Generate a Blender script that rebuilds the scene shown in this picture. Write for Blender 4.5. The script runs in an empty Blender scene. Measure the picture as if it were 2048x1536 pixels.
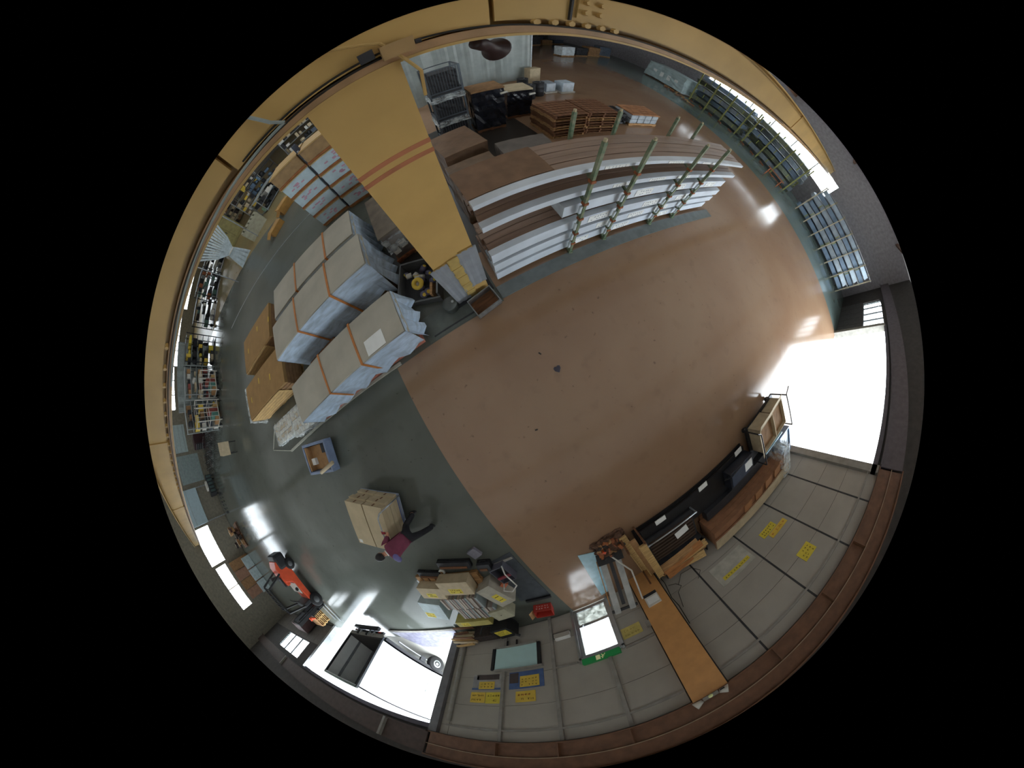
import bpy, bmesh, math, random
from mathutils import Matrix, Vector
R = random.Random(11)
sc = bpy.context.scene
COL = sc.collection

# ---------------------------------------------------------------- camera
# ceiling-mounted circular fisheye, 5 m above the floor, looking straight down
cam = bpy.data.cameras.new('camera')
cam_ob = bpy.data.objects.new('camera', cam)
COL.objects.link(cam_ob)
sc.camera = cam_ob
cam.type = 'PANO'
cam.panorama_type = 'FISHEYE_LENS_POLYNOMIAL'
PX, PY, F1, F3, TX, TY, YAW = 1068.78, 764.99, 1.64522, .02722, .00157, -.02585, -.52602
cam.sensor_fit = 'HORIZONTAL'
cam.sensor_width = 36.0
cam.sensor_height = 27.0
_s = 1 / (780 * 36.0 / 2048)
cam.fisheye_polynomial_k0 = 0
cam.fisheye_polynomial_k1 = -F1 * _s
cam.fisheye_polynomial_k2 = 0
cam.fisheye_polynomial_k3 = -F3 * _s ** 3
cam.fisheye_polynomial_k4 = 0
cam.fisheye_fov = 2 * (F1 + F3)
cam.shift_x = -(PX - 1024) / 2048
cam.shift_y = (PY - 768) / 2048
cam.clip_end = 500
cam_ob.matrix_world = (Matrix.Translation((0, 0, 5)) @ Matrix.Rotation(YAW, 4, 'Z')
                       @ Matrix.Rotation(TY, 4, 'Y') @ Matrix.Rotation(TX, 4, 'X'))

# ---------------------------------------------------------------- sky and exposure
world = bpy.data.worlds.new('overcast_sky')
sc.world = world
world.use_nodes = True
bg = world.node_tree.nodes['Background']
bg.inputs[0].default_value = (0.86, 0.94, 1.0, 1)
bg.inputs[1].default_value = 11.5
vs = sc.view_settings
vs.view_transform = 'Standard'
vs.look = 'None'
vs.gamma = 1.0
vs.use_curve_mapping = False
vs.exposure = 0.0
sc.cycles.use_denoising = True
sc.cycles.max_bounces = 10
sc.cycles.diffuse_bounces = 7
sc.cycles.glossy_bounces = 4
sc.cycles.transmission_bounces = 6
sc.cycles.sample_clamp_indirect = 20.0

WS = -7.1            # inner face of the south wall
def portal(name, cx, cy, cz, sx, sz, face):
    """sampling portal in a wall opening: emits nothing itself, guides the sky light"""
    li = bpy.data.lights.new(name, 'AREA')
    li.shape = 'RECTANGLE'; li.size = sx; li.size_y = sz
    li.cycles.is_portal = True
    o = bpy.data.objects.new(name, li)
    COL.objects.link(o)
    o.location = (cx, cy, cz)
    o.rotation_euler = {'N': (math.pi / 2, 0, math.pi), 'E': (math.pi / 2, 0, math.pi / 2),
                        'W': (math.pi / 2, 0, -math.pi / 2)}[face]
portal('portal_west_gate', -12.85, WS - .15, 2.2, 10.6, 4.3, 'N')
portal('portal_east_gate', 12.7, WS - .15, 2.2, 11.1, 4.3, 'N')
portal('portal_exit', -1.95, WS - .12, 1.0, 1.1, 1.9, 'N')
portal('portal_west_window', -31.2, -.3, 3.8, 8, 2.0, 'E')
portal('portal_east_window', 27.2, 8.3, 4.0, 14, 1.9, 'W')

# ---------------------------------------------------------------- materials
def lin(h):
    if isinstance(h, str):
        h = tuple(int(h[i:i + 2], 16) for i in (0, 2, 4))
    return tuple(((c / 255) / 12.92 if c / 255 <= .04045 else ((c / 255 + .055) / 1.055) ** 2.4) for c in h) + (1,)
MATS = {}
def M(name, col, rough=.6, metal=0.0, var=.10, scale=4.0, bump=0.0, bscale=30.0, col2=None, spec=.5, stretch=None, coat=0.0):
    if name in MATS:
        return MATS[name]
    m = bpy.data.materials.new(name)
    m.use_nodes = True
    nt = m.node_tree
    b = nt.nodes['Principled BSDF']
    b.inputs['Roughness'].default_value = rough
    b.inputs['Metallic'].default_value = metal
    b.inputs['Specular IOR Level'].default_value = spec
    if coat:
        b.inputs['Coat Weight'].default_value = coat
        b.inputs['Coat Roughness'].default_value = .12
    tc = nt.nodes.new('ShaderNodeTexCoord')
    mp = nt.nodes.new('ShaderNodeMapping')
    nt.links.new(tc.outputs['Object'], mp.inputs[0])
    if stretch:
        mp.inputs['Scale'].default_value = stretch
    nz = nt.nodes.new('ShaderNodeTexNoise')
    nz.inputs['Scale'].default_value = scale
    nz.inputs['Detail'].default_value = 5
    nt.links.new(mp.outputs[0], nz.inputs['Vector'])
    mix = nt.nodes.new('ShaderNodeMix'); mix.data_type = 'RGBA'
    c = lin(col)
    if col2 is None:
        a = tuple(max(0, x * (1 - var * 1.6)) for x in c[:3]) + (1,)
        d = tuple(min(1, x * (1 + var * 1.6)) for x in c[:3]) + (1,)
    else:
        a, d = c, lin(col2)
    mix.inputs['A'].default_value = a
    mix.inputs['B'].default_value = d
    rp = nt.nodes.new('ShaderNodeMapRange')
    rp.inputs[1].default_value = .32; rp.inputs[2].default_value = .68
    nt.links.new(nz.outputs['Fac'], rp.inputs[0])
    nt.links.new(rp.outputs[0], mix.inputs['Factor'])
    nt.links.new(mix.outputs['Result'], b.inputs['Base Color'])
    if bump:
        n2 = nt.nodes.new('ShaderNodeTexNoise')
        n2.inputs['Scale'].default_value = bscale
        n2.inputs['Detail'].default_value = 3
        nt.links.new(mp.outputs[0], n2.inputs['Vector'])
        bp = nt.nodes.new('ShaderNodeBump')
        bp.inputs['Strength'].default_value = bump
        bp.inputs['Distance'].default_value = .02
        nt.links.new(n2.outputs['Fac'], bp.inputs['Height'])
        nt.links.new(bp.outputs[0], b.inputs['Normal'])
    MATS[name] = m
    return m
def glow(name, col, strength):
    m = bpy.data.materials.new(name); m.use_nodes = True
    b = m.node_tree.nodes['Principled BSDF']
    b.inputs['Base Color'].default_value = lin(col)
    b.inputs['Emission Color'].default_value = lin(col)
    b.inputs['Emission Strength'].default_value = strength
    return m
def film(name, col, alpha, rough=.15):
    """clear stretch film: partly transparent, glossy"""
    m = bpy.data.materials.new(name); m.use_nodes = True
    nt = m.node_tree; b = nt.nodes['Principled BSDF']
    b.inputs['Base Color'].default_value = lin(col)
    b.inputs['Roughness'].default_value = rough
    tc = nt.nodes.new('ShaderNodeTexCoord')
    nz = nt.nodes.new('ShaderNodeTexNoise'); nz.inputs['Scale'].default_value = 6; nz.inputs['Detail'].default_value = 6
    nt.links.new(tc.outputs['Object'], nz.inputs['Vector'])
    mr = nt.nodes.new('ShaderNodeMapRange')
    mr.inputs[1].default_value = .3; mr.inputs[2].default_value = .7
    mr.inputs[3].default_value = max(0, alpha - .25); mr.inputs[4].default_value = min(1, alpha + .25)
    nt.links.new(nz.outputs['Fac'], mr.inputs[0])
    nt.links.new(mr.outputs[0], b.inputs['Alpha'])
    bp = nt.nodes.new('ShaderNodeBump'); bp.inputs['Strength'].default_value = .6; bp.inputs['Distance'].default_value = .03
    nt.links.new(nz.outputs['Fac'], bp.inputs['Height']); nt.links.new(bp.outputs[0], b.inputs['Normal'])
    return m

def floor_mat(name, c1, c2, stain, rough, gloss_var=.03, spec=.65):
    m = bpy.data.materials.new(name); m.use_nodes = True
    nt = m.node_tree; b = nt.nodes['Principled BSDF']
    tc = nt.nodes.new('ShaderNodeTexCoord')
    def noise(scale, detail=6):
        n = nt.nodes.new('ShaderNodeTexNoise'); n.inputs['Scale'].default_value = scale
        n.inputs['Detail'].default_value = detail
        nt.links.new(tc.outputs['Object'], n.inputs['Vector']); return n
    def rng(src, a, z, lo=0., hi=1.):
        r = nt.nodes.new('ShaderNodeMapRange')
        r.inputs[1].default_value = a; r.inputs[2].default_value = z
        r.inputs[3].default_value = lo; r.inputs[4].default_value = hi
        nt.links.new(src, r.inputs[0]); return r.outputs[0]
    def mix(f, A, B):
        x = nt.nodes.new('ShaderNodeMix'); x.data_type = 'RGBA'
        nt.links.new(f, x.inputs['Factor'])
        for k, v in (('A', A), ('B', B)):
            if isinstance(v, tuple): x.inputs[k].default_value = v
            else: nt.links.new(v, x.inputs[k])
        return x.outputs['Result']
    b.inputs['Specular IOR Level'].default_value = spec
    big = noise(.35); mid = noise(2.2, 8); spk = noise(7.0, 2)
    base = mix(rng(big.outputs['Fac'], .35, .65), lin(c1), lin(c2))
    st = rng(mid.outputs['Fac'], .58, .85, 0, .35)
    base = mix(st, base, lin(stain))
    sp = rng(spk.outputs['Fac'], .70, .76, 0, .8)
    base = mix(sp, base, lin(stain))
    nt.links.new(base, b.inputs['Base Color'])
    nt.links.new(rng(mid.outputs['Fac'], .3, .7, rough - gloss_var, rough + gloss_var), b.inputs['Roughness'])
    bp = nt.nodes.new('ShaderNodeBump'); bp.inputs['Strength'].default_value = .05; bp.inputs['Distance'].default_value = .01
    nt.links.new(noise(3.5, 4).outputs['Fac'], bp.inputs['Height'])
    nt.links.new(bp.outputs[0], b.inputs['Normal'])
    return m

MF_BROWN = floor_mat('floor_brown_paint', '8b6e57', '937860', '6a5343', .15)
MF_GREY = floor_mat('floor_grey_concrete', '545751', '61655f', '3f413d', .13, .02, .32)
MF_DARK = floor_mat('floor_shade_dark', '2b2724', '35302c', '1c1917', .35)  # near-black: shade between the goods put into the floor colour
MF_TAN = floor_mat('floor_worn_tan', '8d7850', '7d7454', '57503c', .3)
MF_STRIP = floor_mat('floor_strip_teal', '5f6d69', '6d7c7a', '4d5855', .16)
MF_OUT = floor_mat('yard_concrete', 'a8a59c', 'b4b2aa', '8b887f', .8, .05)
W_GREY = M('wall_board', 'a29d94', .75, var=.04, scale=1.2)
W_DARK = M('wall_backing', '3f3b38', .8)
STUD = M('stud_grey', '8d8a84', .7)
YEL = M('column_yellow', 'c3a062', .45, var=.05, scale=1.5)
YEL2 = M('beam_yellow', 'bb9a5e', .5, var=.07, scale=1.0)
TAN2 = M('pillar_tan', 'c8935a', .5, var=.05)
BROWN = M('beam_brown', '6d4c36', .6, var=.12)
WHITE = M('white_paint', 'dcdcd8', .5, var=.03)
OFFW = M('off_white', 'c9c7bf', .55, var=.05)
BLACK = M('black_plastic', '17171a', .5, var=.2)
DARK = M('dark_grey', '2b2c30', .55, var=.2)
DSTEEL = M('dark_steel', '35373c', .4, .6)
STEEL = M('galvanised_steel', '9da2a6', .35, .7, var=.12, scale=9)
ALU = M('aluminium', 'b9bec2', .3, .8, var=.06)
CARD = M('cardboard', 'a98258', .8, var=.10, scale=5)
CARD2 = M('cardboard_dark', '8a6845', .8, var=.12, scale=5)
CARDP = M('cardboard_pale', 'b9a98c', .8, var=.07, scale=5)
WOOD = M('pallet_wood', 'a07a50', .8, var=.22, scale=3, stretch=(1, 8, 8))
WOODD = M('dark_wood', '6f4a30', .8, var=.25, scale=3, stretch=(1, 8, 8))
WOODY = M('pale_wood', 'bf9e68', .75, var=.15, scale=3, stretch=(1, 8, 8))
FILMW = M('white_wrap_sheet', 'c3cdd2', .3, var=.12, scale=3, bump=.5, bscale=7)
FILMB = M('blue_white_wrap', 'b3c4d6', .28, var=.14, scale=3, bump=.5, bscale=5, stretch=(1, 1, 3))
FOAM = M('foam_box', 'b9cdd6', .7, var=.06)
PANELT = M('panel_top_film', '8f7767', .28, var=.10, scale=2, stretch=(.4, 6, 6))  # brown reflection of roof and girder put into the film colour
PANELE = M('panel_edge_white', 'cfd8e2', .3, var=.06, scale=2)
GREEN = M('rack_green', '4c6b4f', .5, var=.35, scale=8, col2='8a8a72')
RUST = M('rust', '8c5233', .8, var=.3, scale=12)
ORANGE = M('orange_paint', 'd8502a', .4, var=.06)
STRAP = M('orange_strap', 'b8743a', .5, var=.1)
YNOTE = M('yellow_note', 'd8c542', .7, var=.05)
YNOTE2 = M('amber_note', 'd8b848', .7, var=.05)
PAPER = M('white_paper', 'e6e8e6', .8, var=.03)
INK = M('print_ink', '2c2622', .8)
REDINK = M('red_ink', 'b8362c', .8)
BLUEP = M('blue_paper', '49618f', .7)
RED = M('red_box', 'b03a30', .5)
GREENS = glow('exit_sign_green', '1f8a48', .06)
SIGNW = glow('exit_sign_white', 'e8e6b0', .12)
RUBBER = M('tyre_rubber', '1b1b1d', .8)
GLASS = film('frosted_glass', 'e8f0f2', .30, .3)
FROST = film('frosted_door_glass', 'dfe6e2', .72, .5)
CLEARFILM = film('clear_film', 'e6eef0', .35)
BLUEBIN = M('blue_steel', '55606f', .4, .3)
CURT = M('vinyl_curtain', '9aa3a1', .35, var=.07, scale=2, bump=.4, bscale=3)
CABLE = M('cable_black', '1a1712', .6)
SALMON = M('salmon_pallet', 'b5705c', .7, var=.15)
REDSTRIPE = M('red_stripe', 'b0704f', .6)
GREYPATCH = M('grey_tape', '8d9298', .5, var=.06)
MUD = M('dark_rubbish', '2e2420', .85, var=.3, scale=14)

# ---------------------------------------------------------------- mesh helpers
class MB:
    def __init__(s):
        s.v = []; s.f = []
    def add(s, vs_, fs_):
        n = len(s.v)
        s.v += [tuple(p) for p in vs_]
        s.f += [tuple(i + n for i in f) for f in fs_]
        return s
    def box(s, x0, y0, z0, x1, y1, z1, t=None):
        if x0 > x1: x0, x1 = x1, x0
        if y0 > y1: y0, y1 = y1, y0
        if z0 > z1: z0, z1 = z1, z0
        p = [Vector(q) for q in ((x0, y0, z0), (x1, y0, z0), (x1, y1, z0), (x0, y1, z0),
                                 (x0, y0, z1), (x1, y0, z1), (x1, y1, z1), (x0, y1, z1))]
        if t is not None: p = [t @ q for q in p]
        return s.add(p, ((0, 3, 2, 1), (4, 5, 6, 7), (0, 1, 5, 4), (1, 2, 6, 5), (2, 3, 7, 6), (3, 0, 4, 7)))
    def cbox(s, c, d, rz=0, rx=0, ry=0):
        t = Matrix.Translation(c) @ Matrix.Rotation(rz, 4, 'Z') @ Matrix.Rotation(ry, 4, 'Y') @ Matrix.Rotation(rx, 4, 'X')
        return s.box(-d[0] / 2, -d[1] / 2, -d[2] / 2, d[0] / 2, d[1] / 2, d[2] / 2, t)
    def cyl(s, a, b, r, r2=None, n=12, cap=True):
        a = Vector(a); b = Vector(b); r2 = r if r2 is None else r2
        d = (b - a).normalized()
        u = d.orthogonal().normalized(); w = d.cross(u)
        vs_ = []
        for k in range(n):
            q = 2 * math.pi * k / n
            e = u * math.cos(q) + w * math.sin(q)
            vs_ += [a + e * r, b + e * r2]
        fs_ = [(2 * k, 2 * ((k + 1) % n), 2 * ((k + 1) % n) + 1, 2 * k + 1) for k in range(n)]
        if cap:
            fs_ += [tuple(2 * k for k in reversed(range(n))), tuple(2 * k + 1 for k in range(n))]
        return s.add(vs_, fs_)
    def tube(s, pts, r, n=8):
        for i in range(len(pts) - 1):
            s.cyl(pts[i], pts[i + 1], r, n=n)
        return s
    def bar(s, a, b, w, h=None):
        """rectangular bar between two points"""
        a = Vector(a); b = Vector(b); h = w if h is None else h
        d = b - a; L = d.length; d.normalize()
        up = Vector((0, 0, 1)) if abs(d.z) < .95 else Vector((0, 1, 0))
        x = d.cross(up).normalized(); y = x.cross(d)
        vs_ = [a + x * i * w / 2 + y * j * h / 2 for i, j in ((-1, -1), (1, -1), (1, 1), (-1, 1))]
        vs_ += [v + d * L for v in vs_]
        return s.add(vs_, ((0, 1, 2, 3), (7, 6, 5, 4), (0, 4, 5, 1), (1, 5, 6, 2), (2, 6, 7, 3), (3, 7, 4, 0)))
    def prism(s, pts, z0, z1, t=None):
        n = len(pts)
        p = [Vector((x, y, z0)) for x, y in pts] + [Vector((x, y, z1)) for x, y in pts]
        if t is not None: p = [t @ q for q in p]
        return s.add(p, [tuple(reversed(range(n))), tuple(range(n, 2 * n))] +
                     [(k, (k + 1) % n, (k + 1) % n + n, k + n) for k in range(n)])
    def rev(s, prof, c=(0, 0, 0), n=20, t=None):
        """revolve (r, z) profile about z"""
        vs_ = []
        for k in range(n):
            q = 2 * math.pi * k / n
            for r, z in prof:
                p = Vector((c[0] + r * math.cos(q), c[1] + r * math.sin(q), c[2] + z))
                vs_.append(t @ p if t is not None else p)
        m = len(prof)
        fs_ = []
        for k in range(n):
            k2 = (k + 1) % n
            for j in range(m - 1):
                fs_.append((k * m + j, k2 * m + j, k2 * m + j + 1, k * m + j + 1))
        return s.add(vs_, fs_)
    def mesh(s, name, mat, smooth=False, bevel=0.0):
        me = bpy.data.meshes.new(name)
        me.from_pydata([tuple(v) for v in s.v], [], s.f)
        me.update()
        if bevel:
            bm = bmesh.new(); bm.from_mesh(me)
            bmesh.ops.bevel(bm, geom=[e for e in bm.edges if e.is_manifold and e.calc_face_angle(0) > .6], offset=bevel, segments=2,
                            profile=.6, affect='EDGES', clamp_overlap=True)
            bm.to_mesh(me); bm.free()
        me.materials.append(mat)
        if smooth:
            for p in me.polygons: p.use_smooth = True
        return me
    def build(s, name, mat, parent=None, smooth=False, bevel=0.0):
        o = bpy.data.objects.new(name, s.mesh(name, mat, smooth, bevel))
        COL.objects.link(o)
        if parent is not None: o.parent = parent
        return o
def B(*a):
    return MB().box(*a)
def CB(*a, **k):
    return MB().cbox(*a, **k)
def place(name, me, parent, loc=(0, 0, 0), rz=0.0):
    o = bpy.data.objects.new(name, me); COL.objects.link(o)
    o.parent = parent; o.location = loc; o.rotation_euler = (0, 0, rz)
    return o
def tag(o, label, cat, group=None):
    o['label'] = label; o['category'] = cat
    if group: o['group'] = group
    return o
def T(name, label, cat, loc=(0, 0, 0), rz=0.0, group=None):
    o = bpy.data.objects.new(name, None); o.empty_display_size = .1
    COL.objects.link(o)
    o.location = loc; o.rotation_euler = (0, 0, rz)
    return tag(o, label, cat, group)
def struct(o, label=None):
    o['kind'] = 'structure'
    if label: o['label'] = label
    return o
def dup(root, loc, rz, label=None, group=None):
    r = root.copy(); COL.objects.link(r)
    r.location = loc; r.rotation_euler = (0, 0, rz)
    if label: r['label'] = label
    if group: r['group'] = group
    for ch in list(root.children):
        c = ch.copy(); COL.objects.link(c); c.parent = r
        for g in list(ch.children):
            d = g.copy(); COL.objects.link(d); d.parent = c
    return r
def rad(d): return math.radians(d)
# ================================================================ SHELL
XW, XE, YN, ZR = -31.0, 27.0, 46.0, 8.4
# floor: one slab, its painted zones are faces with their own paint, the near-black one painted shade
def floor():
    me = bpy.data.meshes.new('floor')
    xs = [XW, -2.5, -1.6, .45, 4.7, 18.5, XE]
    ys = [WS, 1.85, 3.3, 10.8, 15.0, YN]
    vs_, fs_, mi = [], [], []
    for j in range(5):
        for i in range(6):
            x0, x1, y0, y1 = xs[i], xs[i + 1], ys[j], ys[j + 1]
            n = len(vs_)
            vs_ += [(x0, y0, 0), (x1, y0, 0), (x1, y1, 0), (x0, y1, 0)]
            fs_.append((n, n + 1, n + 2, n + 3))
            if i == 5: k = 3
            elif j == 0: k = 1 if i >= 1 else 0
            elif j == 2 and i in (2, 3): k = 4  # faces darkened to stand in for shade among the goods
            elif j < 4: k = 1 if i in (3, 4) else 0
            else: k = 1 if i in (3, 4) else 2
            mi.append(k)
    n = len(vs_)
    vs_ += [(XW, WS, -.2), (XE, WS, -.2), (XE, YN, -.2), (XW, YN, -.2)]
    fs_.append((n + 3, n + 2, n + 1, n)); mi.append(0)
    me.from_pydata(vs_, [], fs_)
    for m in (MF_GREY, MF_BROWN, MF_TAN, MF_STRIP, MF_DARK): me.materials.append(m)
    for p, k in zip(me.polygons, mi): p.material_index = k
    o = bpy.data.objects.new('floor', me); COL.objects.link(o)
    return struct(o, 'warehouse floor painted brown on one side and bare grey-green on the other')
FLOOR = floor()
B(-13, 11.05, 0.0, -3.6, 11.12, .006).build('drain_strip', STEEL, FLOOR)
B(-1.46, 1.88, 0.0, -.2, 2.52, .004).build('concrete_patch', M('patch_concrete', '565c58', .6), FLOOR)
B(-1.3, 1.95, 0.0, -.1, 1.985, .012).build('floor_joint', DARK, FLOOR)
struct(B(-90, -80, -.12, 90, WS, -.004).build('ground', MF_OUT), 'bright concrete yard outside the gates')

def wall_with_holes(name, axis, pos, thick, a0, a1, z0, z1, holes, mat, label):
    """wall in plane axis=pos, spanning a0..a1; holes = (a,b,z,zz)"""
    mb = MB()
    cuts = sorted({a0, a1, *[h[0] for h in holes], *[h[1] for h in holes]})
    for i in range(len(cuts) - 1):
        c0, c1 = cuts[i], cuts[i + 1]
        hs = sorted([(h[2], h[3]) for h in holes if h[0] <= c0 + 1e-6 and h[1] >= c1 - 1e-6])
        z = z0
        for h0, h1 in hs + [(z1, z1)]:
            if h0 > z + 1e-4:
                if axis == 'y': mb.box(c0, pos, z, c1, pos + thick, h0)
                else: mb.box(pos, c0, z, pos + thick, c1, h0)
            z = max(z, h1)
    return struct(mb.build(name, mat), label)

SOUTH_HOLES = [(-18.2, -7.5, 0, 4.4), (7.1, 18.3, 0, 4.4), (-2.53, -1.38, 0, 2.12),
               (-25.9, -20.5, 2.3, 4.25), (19.0, 23.9, 2.5, 4.4)]
WALL_S = wall_with_holes('wall_south', 'y', WS, -.22, XW, XE, 0, ZR + .2, SOUTH_HOLES, W_DARK,
                         'pale panelled wall with two wide gate openings and an exit')
WALL_W = wall_with_holes('wall_west', 'x', XW, -.2, WS - .22, YN, 0, ZR + .2,
                         [(.2, 3.6, 2.8, 4.85), (-4.3, -.1, 3.1, 4.6), (15.0, 20.0, 3.0, 4.4), (20.0, 28.0, 2.45, 4.4), (28.0, 40.0, 1.75, 4.4)], M('wall_west_sheet', '7f7a6c', .7), 'far west wall with windows behind the shelves')
WALL_E = wall_with_holes('wall_east', 'x', XE, .2, WS - .22, YN, 0, ZR + .2, [(1.2, 15.6, 3.0, 4.95)], M('wall_east_sheet', '8f8c92', .7),  # sheet colour lightened to carry the pale lens glare
                         'east wall with a long bright window above the steel racks')
WALL_N = struct(B(XW, YN, 0, XE, YN + .2, ZR).build('wall_north', M('wall_north_sheet', '5c574e', .75)), 'dark far north wall')
# unseen roof: translucent membrane added for overhead fill, opaque where less light is wanted
def roof():
    c = struct(MB().box(0, 13.0, ZR, XE + .2, YN + .2, ZR + .12).box(XW - .2, 23.0, ZR, 0, YN + .2, ZR + .12).build('ceiling', M('roof_sheet', 'cfc8ba', .8, var=.04)), 'opaque sheet roof over the far hall')
    m = bpy.data.materials.new('roof_fill_membrane'); m.use_nodes = True
    nt = m.node_tree; nt.nodes.clear()
    out = nt.nodes.new('ShaderNodeOutputMaterial'); tr = nt.nodes.new('ShaderNodeBsdfTranslucent')
    tr.inputs['Color'].default_value = (.029, .0276, .0257, 1)
    df = nt.nodes.new('ShaderNodeBsdfDiffuse'); df.inputs['Color'].default_value = (.62, .60, .55, 1)
    ad = nt.nodes.new('ShaderNodeAddShader')
    nt.links.new(tr.outputs[0], ad.inputs[0]); nt.links.new(df.outputs[0], ad.inputs[1]); nt.links.new(ad.outputs[0], out.inputs[0])
    n = 8
    for k in range(n):          # fill membrane bays, reaching farther north in the west for more light
        x0 = XW - .2 + (XE - XW + .4) * k / n; x1 = XW - .2 + (XE - XW + .4) * (k + 1) / n
        me = bpy.data.meshes.new('roof_fill_membrane')
        me.from_pydata([(x0, WS - .2, ZR + .05), (x1, WS - .2, ZR + .05), (x1, 23.05 if x1 < 1 else 13.05, ZR + .05), (x0, 23.05 if x1 < 1 else 13.05, ZR + .05)], [], [(0, 1, 2, 3)])
        me.materials.append(m)
        place('roof_fill_membrane', me, c)
    return c
CEIL = roof()
for k in range(8):
    y = -4.5 + k * 6.5
    B(XW, y, ZR - .35, XE, y + .18, ZR).build('roof_purlin', BROWN, CEIL)

# ---- boards of the south wall, each its own piece
def boards():
    left = [-7.15, -6.83, -5.04, -3.36, -1.77, -.48]
    right = [.34, 1.38, 2.97, 4.5, 6.0, 7.0]
    zl = [0.02, 1.05, 2.13, 3.34, 4.30, 4.72]
    zr = [0.02, 1.25, 2.45, 3.40, 4.30, 4.72]
    cache = {}
    for xs, zs in ((left, zl), (right, zr)):
        for i in range(len(xs) - 1):
            for j in range(len(zs) - 1):
                x0, x1, z0, z1 = xs[i] + .008, xs[i + 1] - .008, zs[j] + .006, zs[j + 1] - .006
                if x0 < -1.4 and x1 > -2.5 and z0 < 2.1:      # exit doorway
                    for a, b in ((x0, -2.60), (-1.31, x1)):
                        if b - a > .08: B(a, WS, z0, b, WS + .03 + R.random() * .004, z1).build('wall_board', W_GREY, WALL_S)
                    continue
                B(x0, WS, z0, x1, WS + .03 + R.random() * .004, z1).build('wall_board', W_GREY, WALL_S)
    for x in (-5.04, -3.36, -1.77):
        B(x - .05, WS + .02, 2.2 if x == -1.77 else 0, x + .05, WS + .11, 4.72).build('stud', STUD, WALL_S)
    MB().cyl((-6.83, WS + .1, .1), (-6.83, WS + .1, 4.12), .07).build('downpipe', STUD, WALL_S, True)
    for x in (1.38, 2.97, 4.5, 6.0):
        B(x - .024, WS + .005, 0, x + .024, WS + .045, 4.72).build('seam_batten', DARK, WALL_S)
    B(-6.9, WS + .03, 4.26, -.48, WS + .10, 4.33).build('girt', STUD, WALL_S)
    B(.34, WS + .03, 4.26, 7.0, WS + .10, 4.33).build('girt', STUD, WALL_S)
    B(-3.31, WS + .03, 2.10, -2.66, WS + .09, 2.16).build('girt', STUD, WALL_S)
    B(-1.3, WS + .03, 2.18, -.48, WS + .09, 2.24).build('girt', STUD, WALL_S)
    # gate posts and dark corner cladding
    B(-7.5, WS - .2, 0, -7.16, WS + .16, 4.72).build('gate_post', M('gate_post_grey', '6b6a6c', .6), WALL_S)
    B(7.0, WS - .2, 0, 7.32, WS + .14, 4.72).build('gate_post', M('gate_post_pale', '8a8780', .6), WALL_S)
    B(-18.45, WS - .2, 0, -18.15, WS + .2, 4.5).build('gate_post', ALU, WALL_S)
    B(18.25, WS - .2, 0, 18.6, WS + .2, 4.5).build('gate_post', M('gate_post_pale', '8a8780', .6), WALL_S)
    B(-18.4, WS - .02, 4.40, -7.2, WS + .14, 4.62).build('gate_lintel', M('lintel_dark', '4b4550', .7), WALL_S)
    B(7.0, WS - .02, 4.40, 18.5, WS + .14, 4.62).build('gate_lintel', M('lintel_grey', '55525a', .7), WALL_S)
    # cladding beside the east gate and around the west windows
    for k in range(5):
        B(18.65 + k * 1.08, WS, 0.05, 18.65 + k * 1.08 + 1.05, WS + .03, 2.42).build('cladding_sheet', M('clad_dark', '4c4a4a', .6), WALL_S)
    for k in range(8):
        B(-30.9 + k * 1.55, WS, 0.05, -30.9 + k * 1.55 + 1.52, WS + .03, 2.2).build('cladding_sheet', M('clad_mid', '67625c', .6), WALL_S)
boards()
def window(name, axis, pos, a0, a1, z0, z1, n, label, fm, depth=.12, horiz=0):
    root = bpy.data.objects.new(name, None); COL.objects.link(root); struct(root, label)
    def bx(a, b, z, zz, off=0.0, d=depth):
        return B(a, pos - d / 2 + off, z, b, pos + d / 2 + off, zz) if axis == 'y' else B(pos - d / 2 + off, a, z, pos + d / 2 + off, b, zz)
    bx(a0 - .06, a1 + .06, z0 - .06, z0).build('window_frame', fm, root)
    bx(a0 - .06, a1 + .06, z1, z1 + .06).build('window_frame', fm, root)
    bx(a0 - .06, a0, z0, z1).build('window_frame', fm, root)
    bx(a1, a1 + .06, z0, z1).build('window_frame', fm, root)
    w = (a1 - a0) / n
    for k in range(n):
        bx(a0 + k * w + .02, a0 + (k + 1) * w - .02, z0, z1, 0, .012).build('pane', GLASS, root)
        if k: bx(a0 + k * w - .04, a0 + k * w + .04, z0, z1, 0, .08).build('mullion', fm, root)
    return root
window('window_1', 'y', WS - .1, -25.9, -20.5, 2.3, 4.25, 3, 'three-pane bright window beside the west gate', DSTEEL)
window('window_2', 'y', WS - .1, 19.0, 23.9, 2.5, 4.4, 4, 'four-pane bright window in dark cladding past the east gate', DSTEEL)
window('window_3', 'x', XW - .1, .2, 3.6, 2.8, 4.85, 1, 'large bright pane in the west wall, nearer the white screen', M('wood_frame', '8d7349', .6))
window('window_4', 'x', XW - .1, -4.3, -.1, 3.1, 4.6, 2, 'bright west window partly covered by cardboard', M('wood_frame', '8d7349', .6))
window('window_5', 'x', XE + .1, 1.2, 15.6, 3.0, 4.95, 6, 'long window strip high in the east wall', STUD)
window('window_6', 'x', XW - .1, 15.0, 20.0, 3.0, 4.4, 3, 'high west window nearest the grey vinyl sheet', STUD)
window('window_7', 'x', XW - .1, 20.0, 28.0, 2.45, 4.4, 4, 'middle tall window far along the west wall', STUD)
window('window_8', 'x', XW - .1, 28.0, 40.0, 1.75, 4.4, 5, 'farthest and tallest window of the west wall', STUD)

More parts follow.
